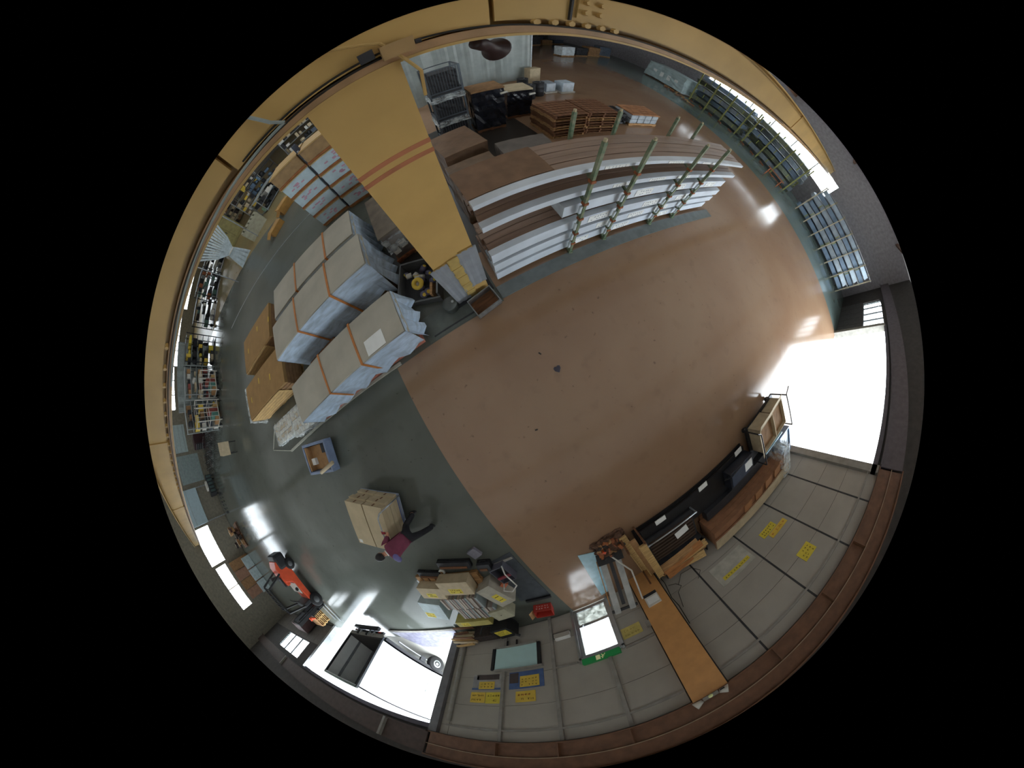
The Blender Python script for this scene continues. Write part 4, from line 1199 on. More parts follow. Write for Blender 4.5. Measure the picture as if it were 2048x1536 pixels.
    MB().tube([(.5, 0, 1.9), (.62, .02, 1.35), (.8, .02, 1.2), (.7, 0, 1.0), (.5, 0, .9)], .008, 5).build('cable', CABLE, t)
se_pile()

# ================================================================ NOTICES ON THE BOARD WALL
def notice(label, x0, x1, z0, z1, mat, lines, n, ink=INK, red=0, rows=None, name='notice', mark=True, tilt=0.0):
    t = T(name, label, 'notice', ((x0 + x1) / 2, WS + .037, (z0 + z1) / 2))
    w, h = x1 - x0, z1 - z0
    CB((0, .004, 0), (w, .008, h), ry=tilt).build('sheet', mat, t)
    if mark:
        sz = min(h / (lines * 2.4), w / n * .9)
        marks(t, -w / 2 + .05, w / 2 - .05, h / 2 - sz * 1.3, .009, n, lines, ink, sz, seed=int(abs(x0 * 91)))
        if red: marks(t, -w / 2 + .05, w / 2 - .05, -h / 2 + sz * 1.6, .009, n, 1, REDINK, sz, seed=int(abs(x1 * 57)))
    return t
notice('yellow notice with red print beside the third seam, low', 3.45, 4.05, 1.70, 1.98, YNOTE, 2, 6, INK)
notice('faded amber strip with red marks above the low yellow notice', 3.62, 4.35, 2.0, 2.22, YNOTE2, 1, 6, REDINK)
notice('small square yellow notice high on the right boards', 3.55, 4.05, 3.28, 3.72, YNOTE, 3, 4)
t = notice('large white board sheet with a yellow printed strip', 1.65, 2.85, 1.38, 2.2, M('pale_sheet', 'b2b0a6', .7), 1, 6, mark=False)
B(-.45, .008, .12, .5, .012, .26).build('yellow_strip', YNOTE, t); marks(t, -.42, .47, .2, .013, 9, 1, INK, .06, seed=5)
notice('faint yellow notice beside the tan pillar', -1.28, -.72, 1.52, 1.92, M('yellow_faint', 'c9b96a', .7), 2, 5, M('faint_ink', 'a08c48', .8))
notice('wide amber notice near the gate corner, left half', -6.2, -5.66, 2.78, 3.22, YNOTE2, 2, 5)
notice('wide amber notice next to the stud, right half', -5.64, -5.1, 2.78, 3.24, YNOTE, 2, 5)
notice('amber notice with red characters right of the stud', -4.62, -4.0, 2.8, 3.22, YNOTE2, 2, 5, INK, 1)
t = notice('grey collage poster with a yellow note near the gate corner', -6.2, -5.12, 2.02, 2.68, M('poster_grey', '9c9a98', .7), 1, 5, mark=False, name='poster')
B(-.28, .008, -.02, .3, .012, .3).build('yellow_note', YNOTE2, t); marks(t, -.25, .27, .2, .013, 4, 2, INK, .06, seed=8)
B(-.54, .008, .25, .54, .011, .33).build('blue_strip', BLUEP, t); B(-.52, .008, -.26, -.32, .012, .24).build('grey_card', M('card_grey', '8d8e90', .7), t)
B(-.4, .008, -.32, .45, .012, -.1).build('dark_photo', M('photo_brown', '4a403e', .7), t)
t = notice('blue-backed poster with a yellow note right of the stud', -4.85, -3.72, 2.02, 2.70, BLUEP, 1, 5, mark=False, name='poster')
B(-.2, .008, -.15, .42, .014, .28).build('yellow_note', YNOTE2, t); marks(t, -.17, .38, .2, .015, 5, 3, INK, .055, seed=9)
B(-.55, .008, -.3, -.25, .012, .1).build('dark_photo', M('photo_brown', '4a403e', .7), t)
def whiteboard():
    t = T('whiteboard', 'pale blue-white board with black ends hung under the posters', 'whiteboard', (-4.62, WS + .12, .95))
    B(-.75, -.03, 0, .76, .0, .92).build('board_face', M('board_teal_white', 'b4d6d8', .3, var=.02), t)
    for x in (-.88, .77): B(x, -.05, -.02, x + .11, .03, .94).build('end_cap', BLACK, t, bevel=.01)
    B(-.78, -.02, -.06, .78, .06, -.02).build('pen_tray', STUD, t)
    for x in (-.35, .0): B(x, -.03, -.32, x + .05, .0, -.06).build('hanger', BLACK, t)
    B(-.7, -.02, .95, .95, .10, 1.02).build('top_shelf', STUD, t)
    m = T('label_printer', 'black machine with a yellow label on the floor under the whiteboard', 'machine', (-4.72, -6.45, 0), rad(8))
    B(-.36, -.3, .1, .36, .3, .62).build('case', BLACK, m, bevel=.03)
    B(-.3, -.26, 0, .3, .26, .1).build('base', DARK, m)
    B(-.25, -.1, .62, .25, .22, .626).build('yellow_label', YNOTE, m); flatmarks(m, -.22, .22, -.06, .18, .627, 5, 3, M('label_ink', '8a7a2a', .8), seed=4)
    MB().cyl((.3, -.2, .62), (.42, -.28, .68), .05).build('spindle', DARK, m)
    MB().tube([(-.3, .3, .3), (-.6, .42, .35), (-.8, .3, .6)], .03, 6).build('hose', BLACK, m)
    b = T('wall_tray', 'pale paper tray hung on the boards left of the exit', 'tray', (-2.97, WS + .04, .82))
    B(-.26, 0, 0, .26, .14, .03).build('tray_base', STUD, b)
    B(-.26, .12, 0, .26, .14, .2).build('tray_front', W_GREY, b)
    B(-.24, .02, .03, .24, .11, .28).build('paper_stack', PAPER, b)
    B(-.28, 0, .0, -.26, .14, .2).build('tray_end', BLACK, b)
    for k, (x, z) in enumerate(((-3.2, 1.5), (-2.75, 1.62), (-3.1, 1.95))): pass
whiteboard()

# ================================================================ PACKING AREA
def packing():
    def labelled(lab, cx, cy, z, w, d, h, rz, mat, lx=0, ly=0, lw=.4, ld=.22, seed=1):
        c = carton(lab, (cx, cy, z), w, d, h, rz, mat, tape=False)
        B(lx - lw / 2, ly - ld / 2, h, lx + lw / 2, ly + ld / 2, h + .004).build('yellow_label', YNOTE, c)
        flatmarks(c, lx - lw / 2 + .03, lx + lw / 2 - .03, ly - ld / 2 + .02, ly + ld / 2 - .02, h + .0045, 5, 2, INK if seed % 2 else M('brown_ink', '7d5a20', .8), seed)
        return c
    for k, (cx, cy, w, d) in enumerate(((-4.95, -3.85, 2.2, .7),)):
        p = T('timber_pallet', 'timber pallet under the two front cartons of the packing area', 'pallet', (cx, cy, 0), rad(-10 + 6 * k))
        pallet_parts(p, w, d, .14, WOOD, nslat=9)
    labelled('beige carton with a yellow label at the west corner of the packing area', -5.55, -3.85, .15, .85, .5, .36, rad(-14), CARDP, -.02, -.08, .34, .18, 1)
    labelled('large beige carton with a yellow label, front middle of the packing area', -4.55, -3.78, .15, .98, .56, .42, rad(-12), CARDP, -.02, -.1, .42, .2, 2)
    labelled('grey-beige carton with a tilted yellow label by the white basket', -3.72, -4.55, .0, .55, .95, .5, rad(16), M('carton_grey', 'a39e90', .75), .02, -.1, .22, .38, 3)
    labelled('pale blue-white carton with an amber side label at the west edge', -6.35, -4.75, .0, .8, .9, .46, rad(-20), M('carton_blue_white', 'b4c4c8', .7), -.2, -.25, .34, .26, 4)
    labelled('flat beige carton at the wall side of the paper stacks', -4.15, -5.45, .0, .62, .5, .52, rad(6), M('carton_greenish', 'a4a088', .75), .0, .0, .01, .01, 5)
    labelled('long yellow-green carton at the rear of the packing area', -5.45, -5.75, .0, 1.3, .3, .44, rad(-5), M('carton_olive', 'b0a45c', .75), -.3, 0, .3, .2, 6)
    # rows of magazines standing on edge between the cartons, each its own thing
    rr = random.Random(12)
    pm = [M('paper_%d' % k, c, .75, var=.05) for k, c in enumerate(('b2aaa0', '9a8c88', '9aa6a8', 'c2b6ac', '8c8078'))]
    for row in range(2):
        for k in range(15):
            x = -5.62 + k * .088 + row * .18; y = -4.52 - row * .62 - .012 * k
            o = T('magazine', 'grey-brown magazine on edge, %s of the %s row between the cartons' % (ORD[k], ('front', 'rear')[row]), 'magazine', (x, y, 0), rad(-9 + rr.uniform(-2, 2)), 'magazines on edge in the packing area')
            h = rr.uniform(.40, .46)
            B(-.034, -.27, 0, .034, .27, h).build('page_block', pm[k % 4], o)
            B(-.037, -.275, 0, -.034, .275, h + .004).build('cover', pm[(k + 2) % 5], o)
            B(.034, -.275, 0, .037, .275, h + .004).build('cover', pm[(k + 3) % 5], o)
    # black tools along the front
    for k, (x0, x1, y, h, lab) in enumerate(((-5.75, -4.95, -3.38, .16, 'black tool case lying at the west front of the packing area'),
                                             (-4.75, -3.75, -3.22, .2, 'long black tool case at the front of the big carton'),
                                             (-3.62, -3.25, -3.55, .26, 'small black case beside the white basket'))):
        t = T('tool_case', lab, 'case', ((x0 + x1) / 2, y, 0), rad(-16))
        w = x1 - x0
        B(-w / 2, -.13, 0, w / 2, .13, h * .55).build('case_bottom', BLACK, t, bevel=.01)
        B(-w / 2 + .005, -.125, h * .57, w / 2 - .005, .125, h).build('case_lid', DARK, t, bevel=.01)
        MB().tube([(-.08, .13, h * .5), (-.08, .18, h * .5), (.08, .18, h * .5), (.08, .13, h * .5)], .012, 6).build('handle', BLACK, t)
        B(-w / 2 + .06, -.1, h, w / 2 - .1, -.02, h + .02).build('brown_tool', WOODD, t)
    t = T('tape_roll', 'white roll of tape on the floor between the two black cases', 'tape', (-4.9, -3.42, 0))
    MB().rev([(.05, 0), (.1, 0), (.105, .05), (.1, .1), (.05, .1), (.05, 0)], n=20).build('roll', OFFW, t, True)
    MB().rev([(.044, 0), (.05, 0), (.05, .1), (.044, .1), (.044, 0)], n=20).build('core', CARD, t, True)
    tag(CB((-5.95, -3.62, .05), (.34, .18, .1), rz=-.2).build('white_packet', M('packet_white', 'd2d8e2', .5), bevel=.02), 'white packet on the floor at the west front corner', 'packet')
    tag(CB((-3.45, -3.1, .06), (.3, .3, .12), rz=.3).build('grey_packet', M('packet_grey', '74727c', .6), bevel=.02), 'grey packet on the floor next to the long black case', 'packet')
    # wire basket with white loop handle
    b = T('loop_basket', 'dark basket with a white loop handle by the dark mat', 'basket', (-3.12, -3.98, 0), rad(6))
    B(-.22, -.3, 0, .22, .3, .03).build('basket_floor', DARK, b)
    for a in ((-.22, -.3, .03, .22, -.28, .3), (-.22, .28, .03, .22, .3, .3), (-.22, -.28, .03, -.2, .28, .3), (.2, -.28, .03, .22, .28, .3)): B(*a).build('basket_side', M('basket_blue_grey', '54545f', .5), b)
    MB().tube([(-.22, -.32, .3), (-.24, -.36, .52), (.0, -.44, .6), (.24, -.3, .58), (.26, .2, .55), (.22, .32, .3)], .018, 8).build('loop_handle', OFFW, b)
    B(-.2, -.1, .28, .2, -.02, .33).build('red_strap', M('dark_red', '7a2430', .6), b)
    CB((-.28, -.38, .2), (.2, .16, .14), rz=.5).build('orange_packet', M('pkt_orange', 'b8684a', .6), b)
    m = T('rubber_mat', 'dark grey mat with a raised black end on the floor', 'mat', (0, 0, 0))
    MB().prism([(-3.3, -3.6), (-2.62, -3.5), (-2.62, -5.68), (-3.55, -5.55)], .002, .02).build('mat_sheet', M('mat_grey', '3f444a', .55, var=.15), m)
    MB().bar((-3.4, -5.62, .05), (-2.62, -5.74, .05), .1, .08).build('mat_end', BLACK, m)
    MB().bar((-3.25, -3.72, .03), (-2.66, -3.68, .03), .08, .03).build('mat_strip', STUD, m)
    r = T('red_carton', 'open red printed carton near the exit door', 'box', (-3.15, -6.25, 0), rad(-14))
    for a in ((-.28, -.2, 0, .28, .2, .02), (-.28, -.2, 0, -.265, .2, .32), (.265, -.2, 0, .28, .2, .32), (-.28, -.2, 0, .28, -.185, .32), (-.28, .185, 0, .28, .2, .32)):
        B(*a).build('carton_side', RED, r)
    CB((-.36, 0, .30), (.2, .38, .012), ry=.9).build('flap', CARD, r)
    marks(r, -.22, .22, .2, .201, 5, 2, PAPER, .05, seed=3)
    w = T('offcut_pile', 'pile of pale timber offcuts in the gate corner', 'timber pile', (-6.45, -6.55, 0), rad(-4))
    rr = random.Random(21)
    for q in range(16):
        CB((rr.uniform(-.12, .12), rr.uniform(-.28, .28), .05 + q * .045), (rr.uniform(.6, 1.0), .12, .045), rz=rr.uniform(-.2, .2)).build('offcut', (WOODY, WOODD, CARDP)[q % 3], w)
    q = tag(CB((-5.55, -6.62, .3), (.9, .35, .6), rz=.05).build('dark_crate', MUD, bevel=.02), 'dark crate between the offcut pile and the black machine', 'crate')
packing()

# ================================================================ TRUCK BACKED INTO THE WEST GATE
def truck():
    t = T('box_truck', 'white box truck backed up to the west gate with its cargo doors open', 'truck', (-11.95, -5.95, 0))
    # local: rear face at y=0, body runs to -y
    wv = M('truck_white', 'e6eaec', .35, var=.02)
    gi = M('truck_interior', '80858c', .6)
    W, Z0, Z1, L = 1.5, 1.0, 4.0, 8.2
    B(-W, -L, Z0, W, 0, Z0 + .1).build('cargo_floor', M('cargo_floor_dark', '2a2624', .6), t)
    B(-W, -L, Z0, -W + .06, 0, Z1).build('side_wall', wv, t)
    B(W - .06, -L, Z0, W, 0, Z1).build('side_wall', wv, t)
    B(-W, -L, Z1 - .06, W, 0, Z1).build('roof', wv, t)
    B(-W + .06, -L, Z0 + .1, W - .06, -L + .06, Z1 - .06).build('front_bulkhead', gi, t)
    for k in range(9): B(-W + .06, -L + .3 + k * .9, Z0 + .1, -W + .09, -L + .42 + k * .9, Z1 - .1).build('rib', gi, t)
    # rear frame
    for x in (-W - .02, W - .08): B(x, -.05, Z0 - .1, x + .1, .03, Z1 + .05).build('rear_frame', DSTEEL, t)
    B(-W, -.05, Z1 - .02, W, .03, Z1 + .1).build('rear_frame', M('frame_green_grey', '5d6e62', .5), t)
    B(-W, -.06, Z0 - .22, W, .04, Z0).build('rear_sill', STUD, t)
    for x in (-.75, .05): B(x, .04, Z0 - .25, x + .12, .10, Z0 - .02).build('rubber_buffer', BLACK, t)
    # folded lift platform / bumper
    B(-W + .35, .05, .42, W - .45, .22, .62).build('rear_bumper', DSTEEL, t, bevel=.03)
    for x in (-.9, -.6, .2, .6): B(x, -.2, .5, x + .06, .08, .95).build('bumper_strut', STEEL, t)
    B(-1.3, -.1, .6, 1.3, .0, .72).build('lamp_bar', DARK, t)
    for x in (-1.1, .9): B(x, .0, .62, x + .2, .03, .7).build('tail_lamp', RED, t)
    # stowed canvas and ball-like bundle inside
    wrapped(t, 'dark_canvas', 1.6, 2.2, 1.6, Z0 + .1, M('canvas_dark', '262428', .8), .05, .05, 160).location = (.5, -2.2, Z0 + .1)
    MB().rev([(0, 0), (.14, .02), (.22, .1), (.24, .2), (.2, .32), (.1, .38), (0, .39)], (W - .35, -.55, Z0 + 1.55), n=16).build('orange_bundle', M('bundle_orange', 'c8862e', .5), t, True)
    B(W - .5, -.8, Z0 + 1.5, W - .06, -.3, Z0 + 1.56).build('net_shelf', DSTEEL, t)
    # side details: rails, door line, under-run guard
    for z in (1.95, 2.35): B(W, -L + .4, z, W + .03, -3.0, z + .07).build('side_rail', M('rail_aqua', '9fb6bc', .4), t)
    B(W, -3.05, Z0 + .1, W + .012, -3.0, Z1 - .2).build('side_door_line', STUD, t)
    B(-W + .1, -L, .78, W - .1, -.2, .98).build('chassis', DARK, t)
    for y in (-2.35, -4.6):
        w = MB().rev([(0, -.14), (.2, -.14), (.25, -.12), (.44, -.14), (.47, -.08), (.47, .1), (.44, .14), (0, .14)], n=26, t=Matrix.Translation((W - .18, y - .9, .47)) @ Matrix.Rotation(math.pi / 2, 4, 'Y')).build('wheel', RUBBER, t, True)
        MB().rev([(0, .145), (.08, .16), (.1, .13), (.22, .15), (.25, .12)], n=20, t=Matrix.Translation((W - .18, y - .9, .47)) @ Matrix.Rotation(math.pi / 2, 4, 'Y')).build('hub', ALU, w, True)
        MB().rev([(0, -.14), (.44, -.14), (.47, -.08), (.47, .1), (.44, .14), (0, .14)], n=22, t=Matrix.Translation((-W + .18, y - .9, .47)) @ Matrix.Rotation(math.pi / 2, 4, 'Y')).build('wheel', RUBBER, t, True)
    B(W - .12, -2.6, .55, W - .05, -.8, .6).build('side_guard', ALU, t); B(W - .12, -2.5, .5, W - .02, -2.2, .8).build('guard_box', DARK, t)
    # cab
    cab = B(-1.2, -L - 2.0, .5, 1.2, -L - .1, 2.9).build('cab', wv, t, bevel=.12)
    B(-1.05, -L - 2.02, 1.7, 1.05, -L - 1.98, 2.6).build('windscreen', BLACK, cab)
    d = T('dock_plate', 'grey steel plate laid on the floor across the west gate sill', 'plate', (0, 0, 0))
    MB().prism([(-11.3, -6.55), (-7.05, -6.45), (-7.6, -7.9), (-10.3, -7.9)], .004, .05).build('plate', M('plate_lilac', '8d8ca0', .35, .3, var=.15, scale=6), d)
    MB().bar((-11.3, -6.53, .05), (-7.05, -6.43, .05), .14, .05).build('plate_edge', STUD, d)
truck()
# ================================================================ FORKLIFT
def forklift():
    # local: heading -y (towards the gate), origin between the wheels
    f = T('forklift', 'orange forklift parked by the pale pallets near the west windows', 'forklift', (-15.95, -3.0, 0), rad(-4))
    f.scale = (1.2, 1.2, 1.2)
    ob, bk = ORANGE, BLACK
    mb = MB().prism([(-1.55, .35), (-1.5, 1.0), (-1.25, 1.15), (-.55, 1.12), (-.4, .75), (.75, .62), (1.15, .35)], -.55, .55,
                    Matrix.Rotation(math.pi / 2, 4, 'Z') @ Matrix.Rotation(math.pi / 2, 4, 'X') @ Matrix.Scale(-1, 4, (1, 0, 0)))
    mb.f = [tuple(reversed(q)) for q in mb.f]
    mb.build('body', ob, f, bevel=.05)
    MB().box(-.58, 1.05, .3, .58, 1.75, .95).build('counterweight', M('counterweight_black', '1e1e22', .5), f, bevel=.12)
    B(-.5, .35, .9, .5, 1.2, 1.12).build('engine_hood', ob, f, bevel=.05)
    B(-.24, .3, 1.1, .24, .8, 1.22).build('seat', DARK, f, bevel=.05)
    CB((0, .85, 1.42), (.5, .12, .5), rx=-.2).build('seat_back', DARK, f, bevel=.05)
    B(-.5, -.75, .45, .5, .3, .5).build('step_floor', DARK, f)
    B(-.5, -.85, .45, .5, -.65, 1.15).build('dash', DARK, f, bevel=.04)
    MB().tube([(0, -.6, 1.1), (0, -.4, 1.35)], .03).build('steering_column', DARK, f)
    MB().rev([(.15, 0), (.17, .02), (.15, .04), (.13, .02), (.15, 0)], n=18, t=Matrix.Translation((0, -.38, 1.36)) @ Matrix.Rotation(.6, 4, 'X')).build('steering_wheel', BLACK, f, True)
    for x, y, r in ((-.5, 1.1, .27), (.5, 1.1, .27), (-.52, -.85, .34), (.52, -.85, .34)):
        w = MB().rev([(0, -.11), (r * .9, -.11), (r, -.08), (r, .08), (r * .9, .11), (0, .11)], n=22, t=Matrix.Translation((x, y, r)) @ Matrix.Rotation(math.pi / 2, 4, 'Y')).build('wheel', RUBBER, f, True)
        MB().rev([(0, .12), (r * .45, .12), (r * .5, .10)], n=16, t=Matrix.Translation((x, y, r)) @ Matrix.Rotation(math.pi / 2, 4, 'Y')).build('hub', M('hub_grey', '57595c', .5), w, True)
    MB().cyl((.56, .05, .85), (.57, .05, .85), .09).build('filler_cap', BLACK, f)
    # overhead guard
    gb = M('guard_blue_black', '15181d', .45)
    for x in (-.5, .5):
        MB().tube([(x, -.75, 1.1), (x, -.5, 2.1), (x, .75, 2.15), (x, 1.0, 1.1)], .05).build('guard_post', gb, f)
    for k in range(7): MB().bar((-.5, -.45 + k * .19, 2.13), (.5, -.45 + k * .19, 2.13), .04).build('guard_bar', gb, f)
    # mast, carriage and forks
    for x in (-.36, .36):
        B(x - .06, -1.28, .08, x + .06, -1.12, 2.15).build('mast_rail', bk, f)
        B(x - .04, -1.22, .1, x + .04, -1.1, 2.05).build('inner_rail', DSTEEL, f)
    for z in (.25, 1.2, 2.05): B(-.4, -1.24, z, .4, -1.14, z + .1).build('mast_crossbar', bk, f)
    MB().cyl((0, -1.18, .2), (0, -1.18, 1.9), .05).build('lift_cylinder', DSTEEL, f)
    for x in (-.16, .16): MB().tube([(x, -1.28, .4), (x, -1.28, 2.0)], .012, 6).build('chain', DARK, f)
    for z in (.18, .6): B(-.5, -1.36, z, .5, -1.30, z + .1).build('carriage_bar', bk, f)
    for k in range(7): B(-.46 + k * .15, -1.36, .28, -.43 + k * .15, -1.32, 1.15).build('load_guard_bar', bk, f)
    B(-.5, -1.38, 1.12, .5, -1.32, 1.18).build('load_guard_top', bk, f)
    for x in (-.28, .28):
        B(x - .06, -2.55, .06, x + .06, -1.36, .10).build('fork', STEEL, f)
        B(x - .06, -1.40, .06, x + .06, -1.35, .65).build('fork_shank', STEEL, f)
    B(-.54, -.25, .72, .54, .3, .76).build('white_stripe', OFFW, f)
forklift()

# ================================================================ WEST GATE CORNER: PALLETS, BOARDS, SHELVES
def west_corner():
    words = ('lowest', 'second', 'third', 'fourth', 'fifth', 'topmost')
    for k in range(6):
        t = T('timber_pallet', 'pale timber pallet beside the west gate post, %s of six' % words[k], 'pallet', (-18.75, -5.75, k * .14), rad(4 * (k % 2) - 2), 'pale pallets beside the west gate')
        pallet_parts(t, 1.5, 1.1, .14, WOODY if k < 5 else WOOD)
    t = T('safety_cone', 'orange traffic cone lying on the pale pallets', 'cone', (-18.45, -5.5, .84))
    tt = Matrix.Translation((0, 0, .14)) @ Matrix.Rotation(rad(100), 4, 'Y')
    MB().rev([(0, .65), (.03, .65), (.13, .02), (.0, .02)], n=16, t=tt).build('cone', ORANGE, t, True)
    MB().box(-.16, -.16, -.02, .16, .16, .02, tt).build('cone_base', ORANGE, t)
    MB().rev([(.09, .25), (.066, .38)], n=16, t=tt @ Matrix.Scale(1.03, 4)).build('white_band', OFFW, t, True)
    t = T('dark_cabinet', 'low dark red-brown cabinet under the three-pane window', 'cabinet', (-22.6, -6.55, 0))
    B(-1.1, -.4, 0, 1.1, .4, 1.7).build('cabinet_body', M('cab_redbrown', '4c3434', .6), t)
    for k in range(4): B(-1.05 + k * .53, .4, .1, -.57 + k * .53, .42, 1.62).build('cabinet_door', M('cab_door', '5c5350', .6), t)
    # white column-like roll and cardboard sheets under the west window
    names = ('nearest the forklift', 'second', 'third', 'farthest, by the pale screen')
    for k in range(4):
        o = CB((-30.52 + .05 * k, -3.55 + k * .95, 1.36), (.05, .9, 2.7), ry=-.1).build('cardboard_sheet', CARD2 if k % 2 else M('card_brown', '8d6a55', .8), bevel=.006)
        tag(o, 'brown cardboard sheet leaning under the west window, ' + names[k], 'cardboard', 'cardboard sheets under the west window')
    for k in range(3):
        o = CB((-29.3, -3.4 + k * 1.2, .55), (.25, 1.1, 1.1)).build('foam_slab', M('slab_pale', '9faeb0', .5), bevel=.02)
        tag(o, 'pale slab standing before the cardboard sheets, ' + ('forklift end', 'middle', 'screen end')[k], 'slab')
    # pallet of brown scrap boxes by the window
    t = T('timber_pallet', 'pallet of brown scrap standing in the light of the west window', 'pallet', (-26.9, 1.25, 0))
    pallet_parts(t, 1.9, 2.2, .14, WOODD)
    rr = random.Random(17)
    for q in range(16):
        w, d, h = rr.uniform(.35, .6), rr.uniform(.3, .5), rr.uniform(.2, .4)
        c = T('scrap_box', '%s scrap box on the pallet by the west window, %s layer, %s laid' % (('maroon', 'brown', 'blackish', 'tan')[q % 4], ORD[q // 6], ORD[q % 6]), 'box', (-26.9 + rr.uniform(-.6, .6), 1.25 + rr.uniform(-.75, .75), .14 + (q // 6) * .36), rr.uniform(0, 3), 'scrap boxes heaped on one pallet')
        B(-w / 2, -d / 2, 0, w / 2, d / 2, h).build('box_body', (M('scrap_red', '4d2f28', .8), CARD2, MUD, CARD)[q % 4], c, bevel=.01)
        B(-w / 2, -.03, h, w / 2, .03, h + .004).build('tape', CARDP, c)
    t = T('pale_screen', 'large pale blue roller screen on the west wall', 'screen', (-30.8, 5.45, 0))
    B(-.06, -1.65, 2.5, .06, 1.65, 4.75).build('screen_sheet', M('screen_pale', 'b0c6cf', .4, var=.03), t, bevel=.03)
    B(-.08, -1.7, 4.05, .08, 1.7, 4.1).build('screen_batten', STEEL, t)
    for y in (-1.6, 1.6): B(-.05, y - .05, 0, .05, y + .05, 2.5).build('screen_post', STEEL, t)
    t = T('slat_stand', 'dark slatted stand at the foot of the pale screen', 'stand', (-28.0, 4.4, 0), rad(-15))
    for k in range(6): B(-.3, -.9 + k * .32, .1, .3, -.75 + k * .32, .16).build('slat', DSTEEL, t)
    for y in (-.9, .9): B(-.3, y - .04, 0, .3, y + .04, .1).build('foot', DSTEEL, t)
    t = T('roll_cage', 'dark wheeled machine under the pale screen', 'machine', (-29.3, 6.5, 0), rad(10))
    B(-.5, -.9, .2, .5, .9, 1.0).build('machine_body', DARK, t, bevel=.05)
    for k in range(5): B(.5, -.8 + k * .35, .3, .53, -.6 + k * .35, .9).build('vent', M('vent_teal', '4b5f5e', .5), t)
    for x in (-.4, .4):
        for y in (-.75, .75): MB().cyl((x, y - .04, .1), (x, y + .04, .1), .1).build('wheel', RUBBER, t)
    B(-.4, -.3, 1.0, .3, .4, 1.25).build('white_panel', OFFW, t)
west_corner()

def bicycle(label, x, y, rz, col, group):
    b = T('bicycle', label, 'bicycle', (x, y, 0), rz, group)
    for k, wx in enumerate((-.52, .52)):
        w = MB()
        n = 22
        for q in range(n):
            a0, a1 = 2 * math.pi * q / n, 2 * math.pi * (q + 1) / n
            w.cyl((wx + .33 * math.cos(a0), 0, .34 + .33 * math.sin(a0)), (wx + .33 * math.cos(a1), 0, .34 + .33 * math.sin(a1)), .018, n=5)
        o = w.build('wheel', RUBBER, b)
        s_ = MB()
        for q in range(6):
            a0 = math.pi * q / 6
            s_.cyl((wx - .32 * math.cos(a0), 0, .34 - .32 * math.sin(a0)), (wx + .32 * math.cos(a0), 0, .34 + .32 * math.sin(a0)), .004, n=4)
        s_.build('spokes', STEEL, o)['kind'] = 'stuff'
    MB().tube([(-.52, 0, .34), (-.15, 0, .78), (.42, 0, .82), (-.05, 0, .32), (-.52, 0, .34)], .016, 6).build('frame', col, b)
    MB().tube([(.52, 0, .34), (.42, 0, .82), (.38, 0, 1.0)], .016, 6).build('fork', col, b)
    MB().tube([(.3, -.26, 1.02), (.38, -.1, 1.0), (.38, .1, 1.0), (.3, .26, 1.02)], .014, 6).build('handlebar', STEEL, b)
    B(-.3, -.07, .84, -.05, .07, .9).build('saddle', BLACK, b, bevel=.02)
    MB().tube([(-.05, 0, .32), (-.18, 0, .85)], .014, 6).build('seat_post', STEEL, b)
    return b
for k in range(9):
    bicycle('dark bicycle in the row before the west wall, %s from the wire shelving' % ORD[k], -21.6 - .58 * k, 8.6 - .16 * k + .15 * (k % 2), rad(97 + 5 * (k % 2)), (DARK, M('bike_maroon', '4a2026', .5), BLACK)[k % 3], 'bicycles parked before the west wall')

def shelf_unit(label, loc, rz, w, d, h, n, mat, seed, density=.9, palette=None, nick=''):
    s_ = T('shelf_unit', label, 'shelf', loc, rz)
    for x in (-w / 2, w / 2):
        for y in (-d / 2, d / 2): B(x - .025, y - .025, 0, x + .025, y + .025, h).build('post', mat, s_)
    zs = [.08 + (h - .16) * k / (n - 1) for k in range(n)]
    for z in zs: B(-w / 2, -d / 2, z, w / 2, d / 2, z + .035).build('shelf_board', mat, s_)
    rr = random.Random(seed)
    palette = palette or [CARD, CARD2, DARK, OFFW, YNOTE2, BLUEBIN, BLACK]
    c_, sn = math.cos(rz), math.sin(rz)
    cnt = 0
    for i, z in enumerate(zs[:-1]):
        gap = zs[i + 1] - z - .08; kk = -1
        x = -w / 2 + .05
        while x < w / 2 - .15:
            bw = rr.uniform(.18, .45)
            if x + bw > w / 2 - .03: break
            if rr.random() < density:
                bh = rr.uniform(.35, .95) * gap; bd = d * rr.uniform(.6, .92)
                cx = x + bw / 2
                m = palette[rr.randrange(len(palette))]
                can = rr.random() < .25 and bh > .1
                kk += 1
                o = T('stored_can' if can else 'stored_box', '%s %s, %s along the %s board of the %s' % (hue(m), 'can' if can else 'box', ORD[kk], ORD[i], nick), 'can' if can else 'box',
                      (loc[0] + c_ * cx, loc[1] + sn * cx, loc[2] + z + .036), rz, 'items on the ' + nick)
                if can:
                    r = min(bw, bd) / 2
                    MB().rev([(0, 0), (r, 0), (r, bh * .8), (r * .6, bh * .9), (r * .6, bh), (0, bh)], n=12).build('can_body', m, o, True)
                else:
                    B(-bw / 2, -bd / 2, 0, bw / 2, bd / 2, bh).build('box_body', m, o)
                    B(-bw / 2 - .001, -.04, bh - .03, bw / 2 + .001, .04, bh + .002).build('box_band', palette[(seed + cnt) % len(palette)], o)
                cnt += 1
            x += bw + rr.uniform(.01, .08)
    return s_
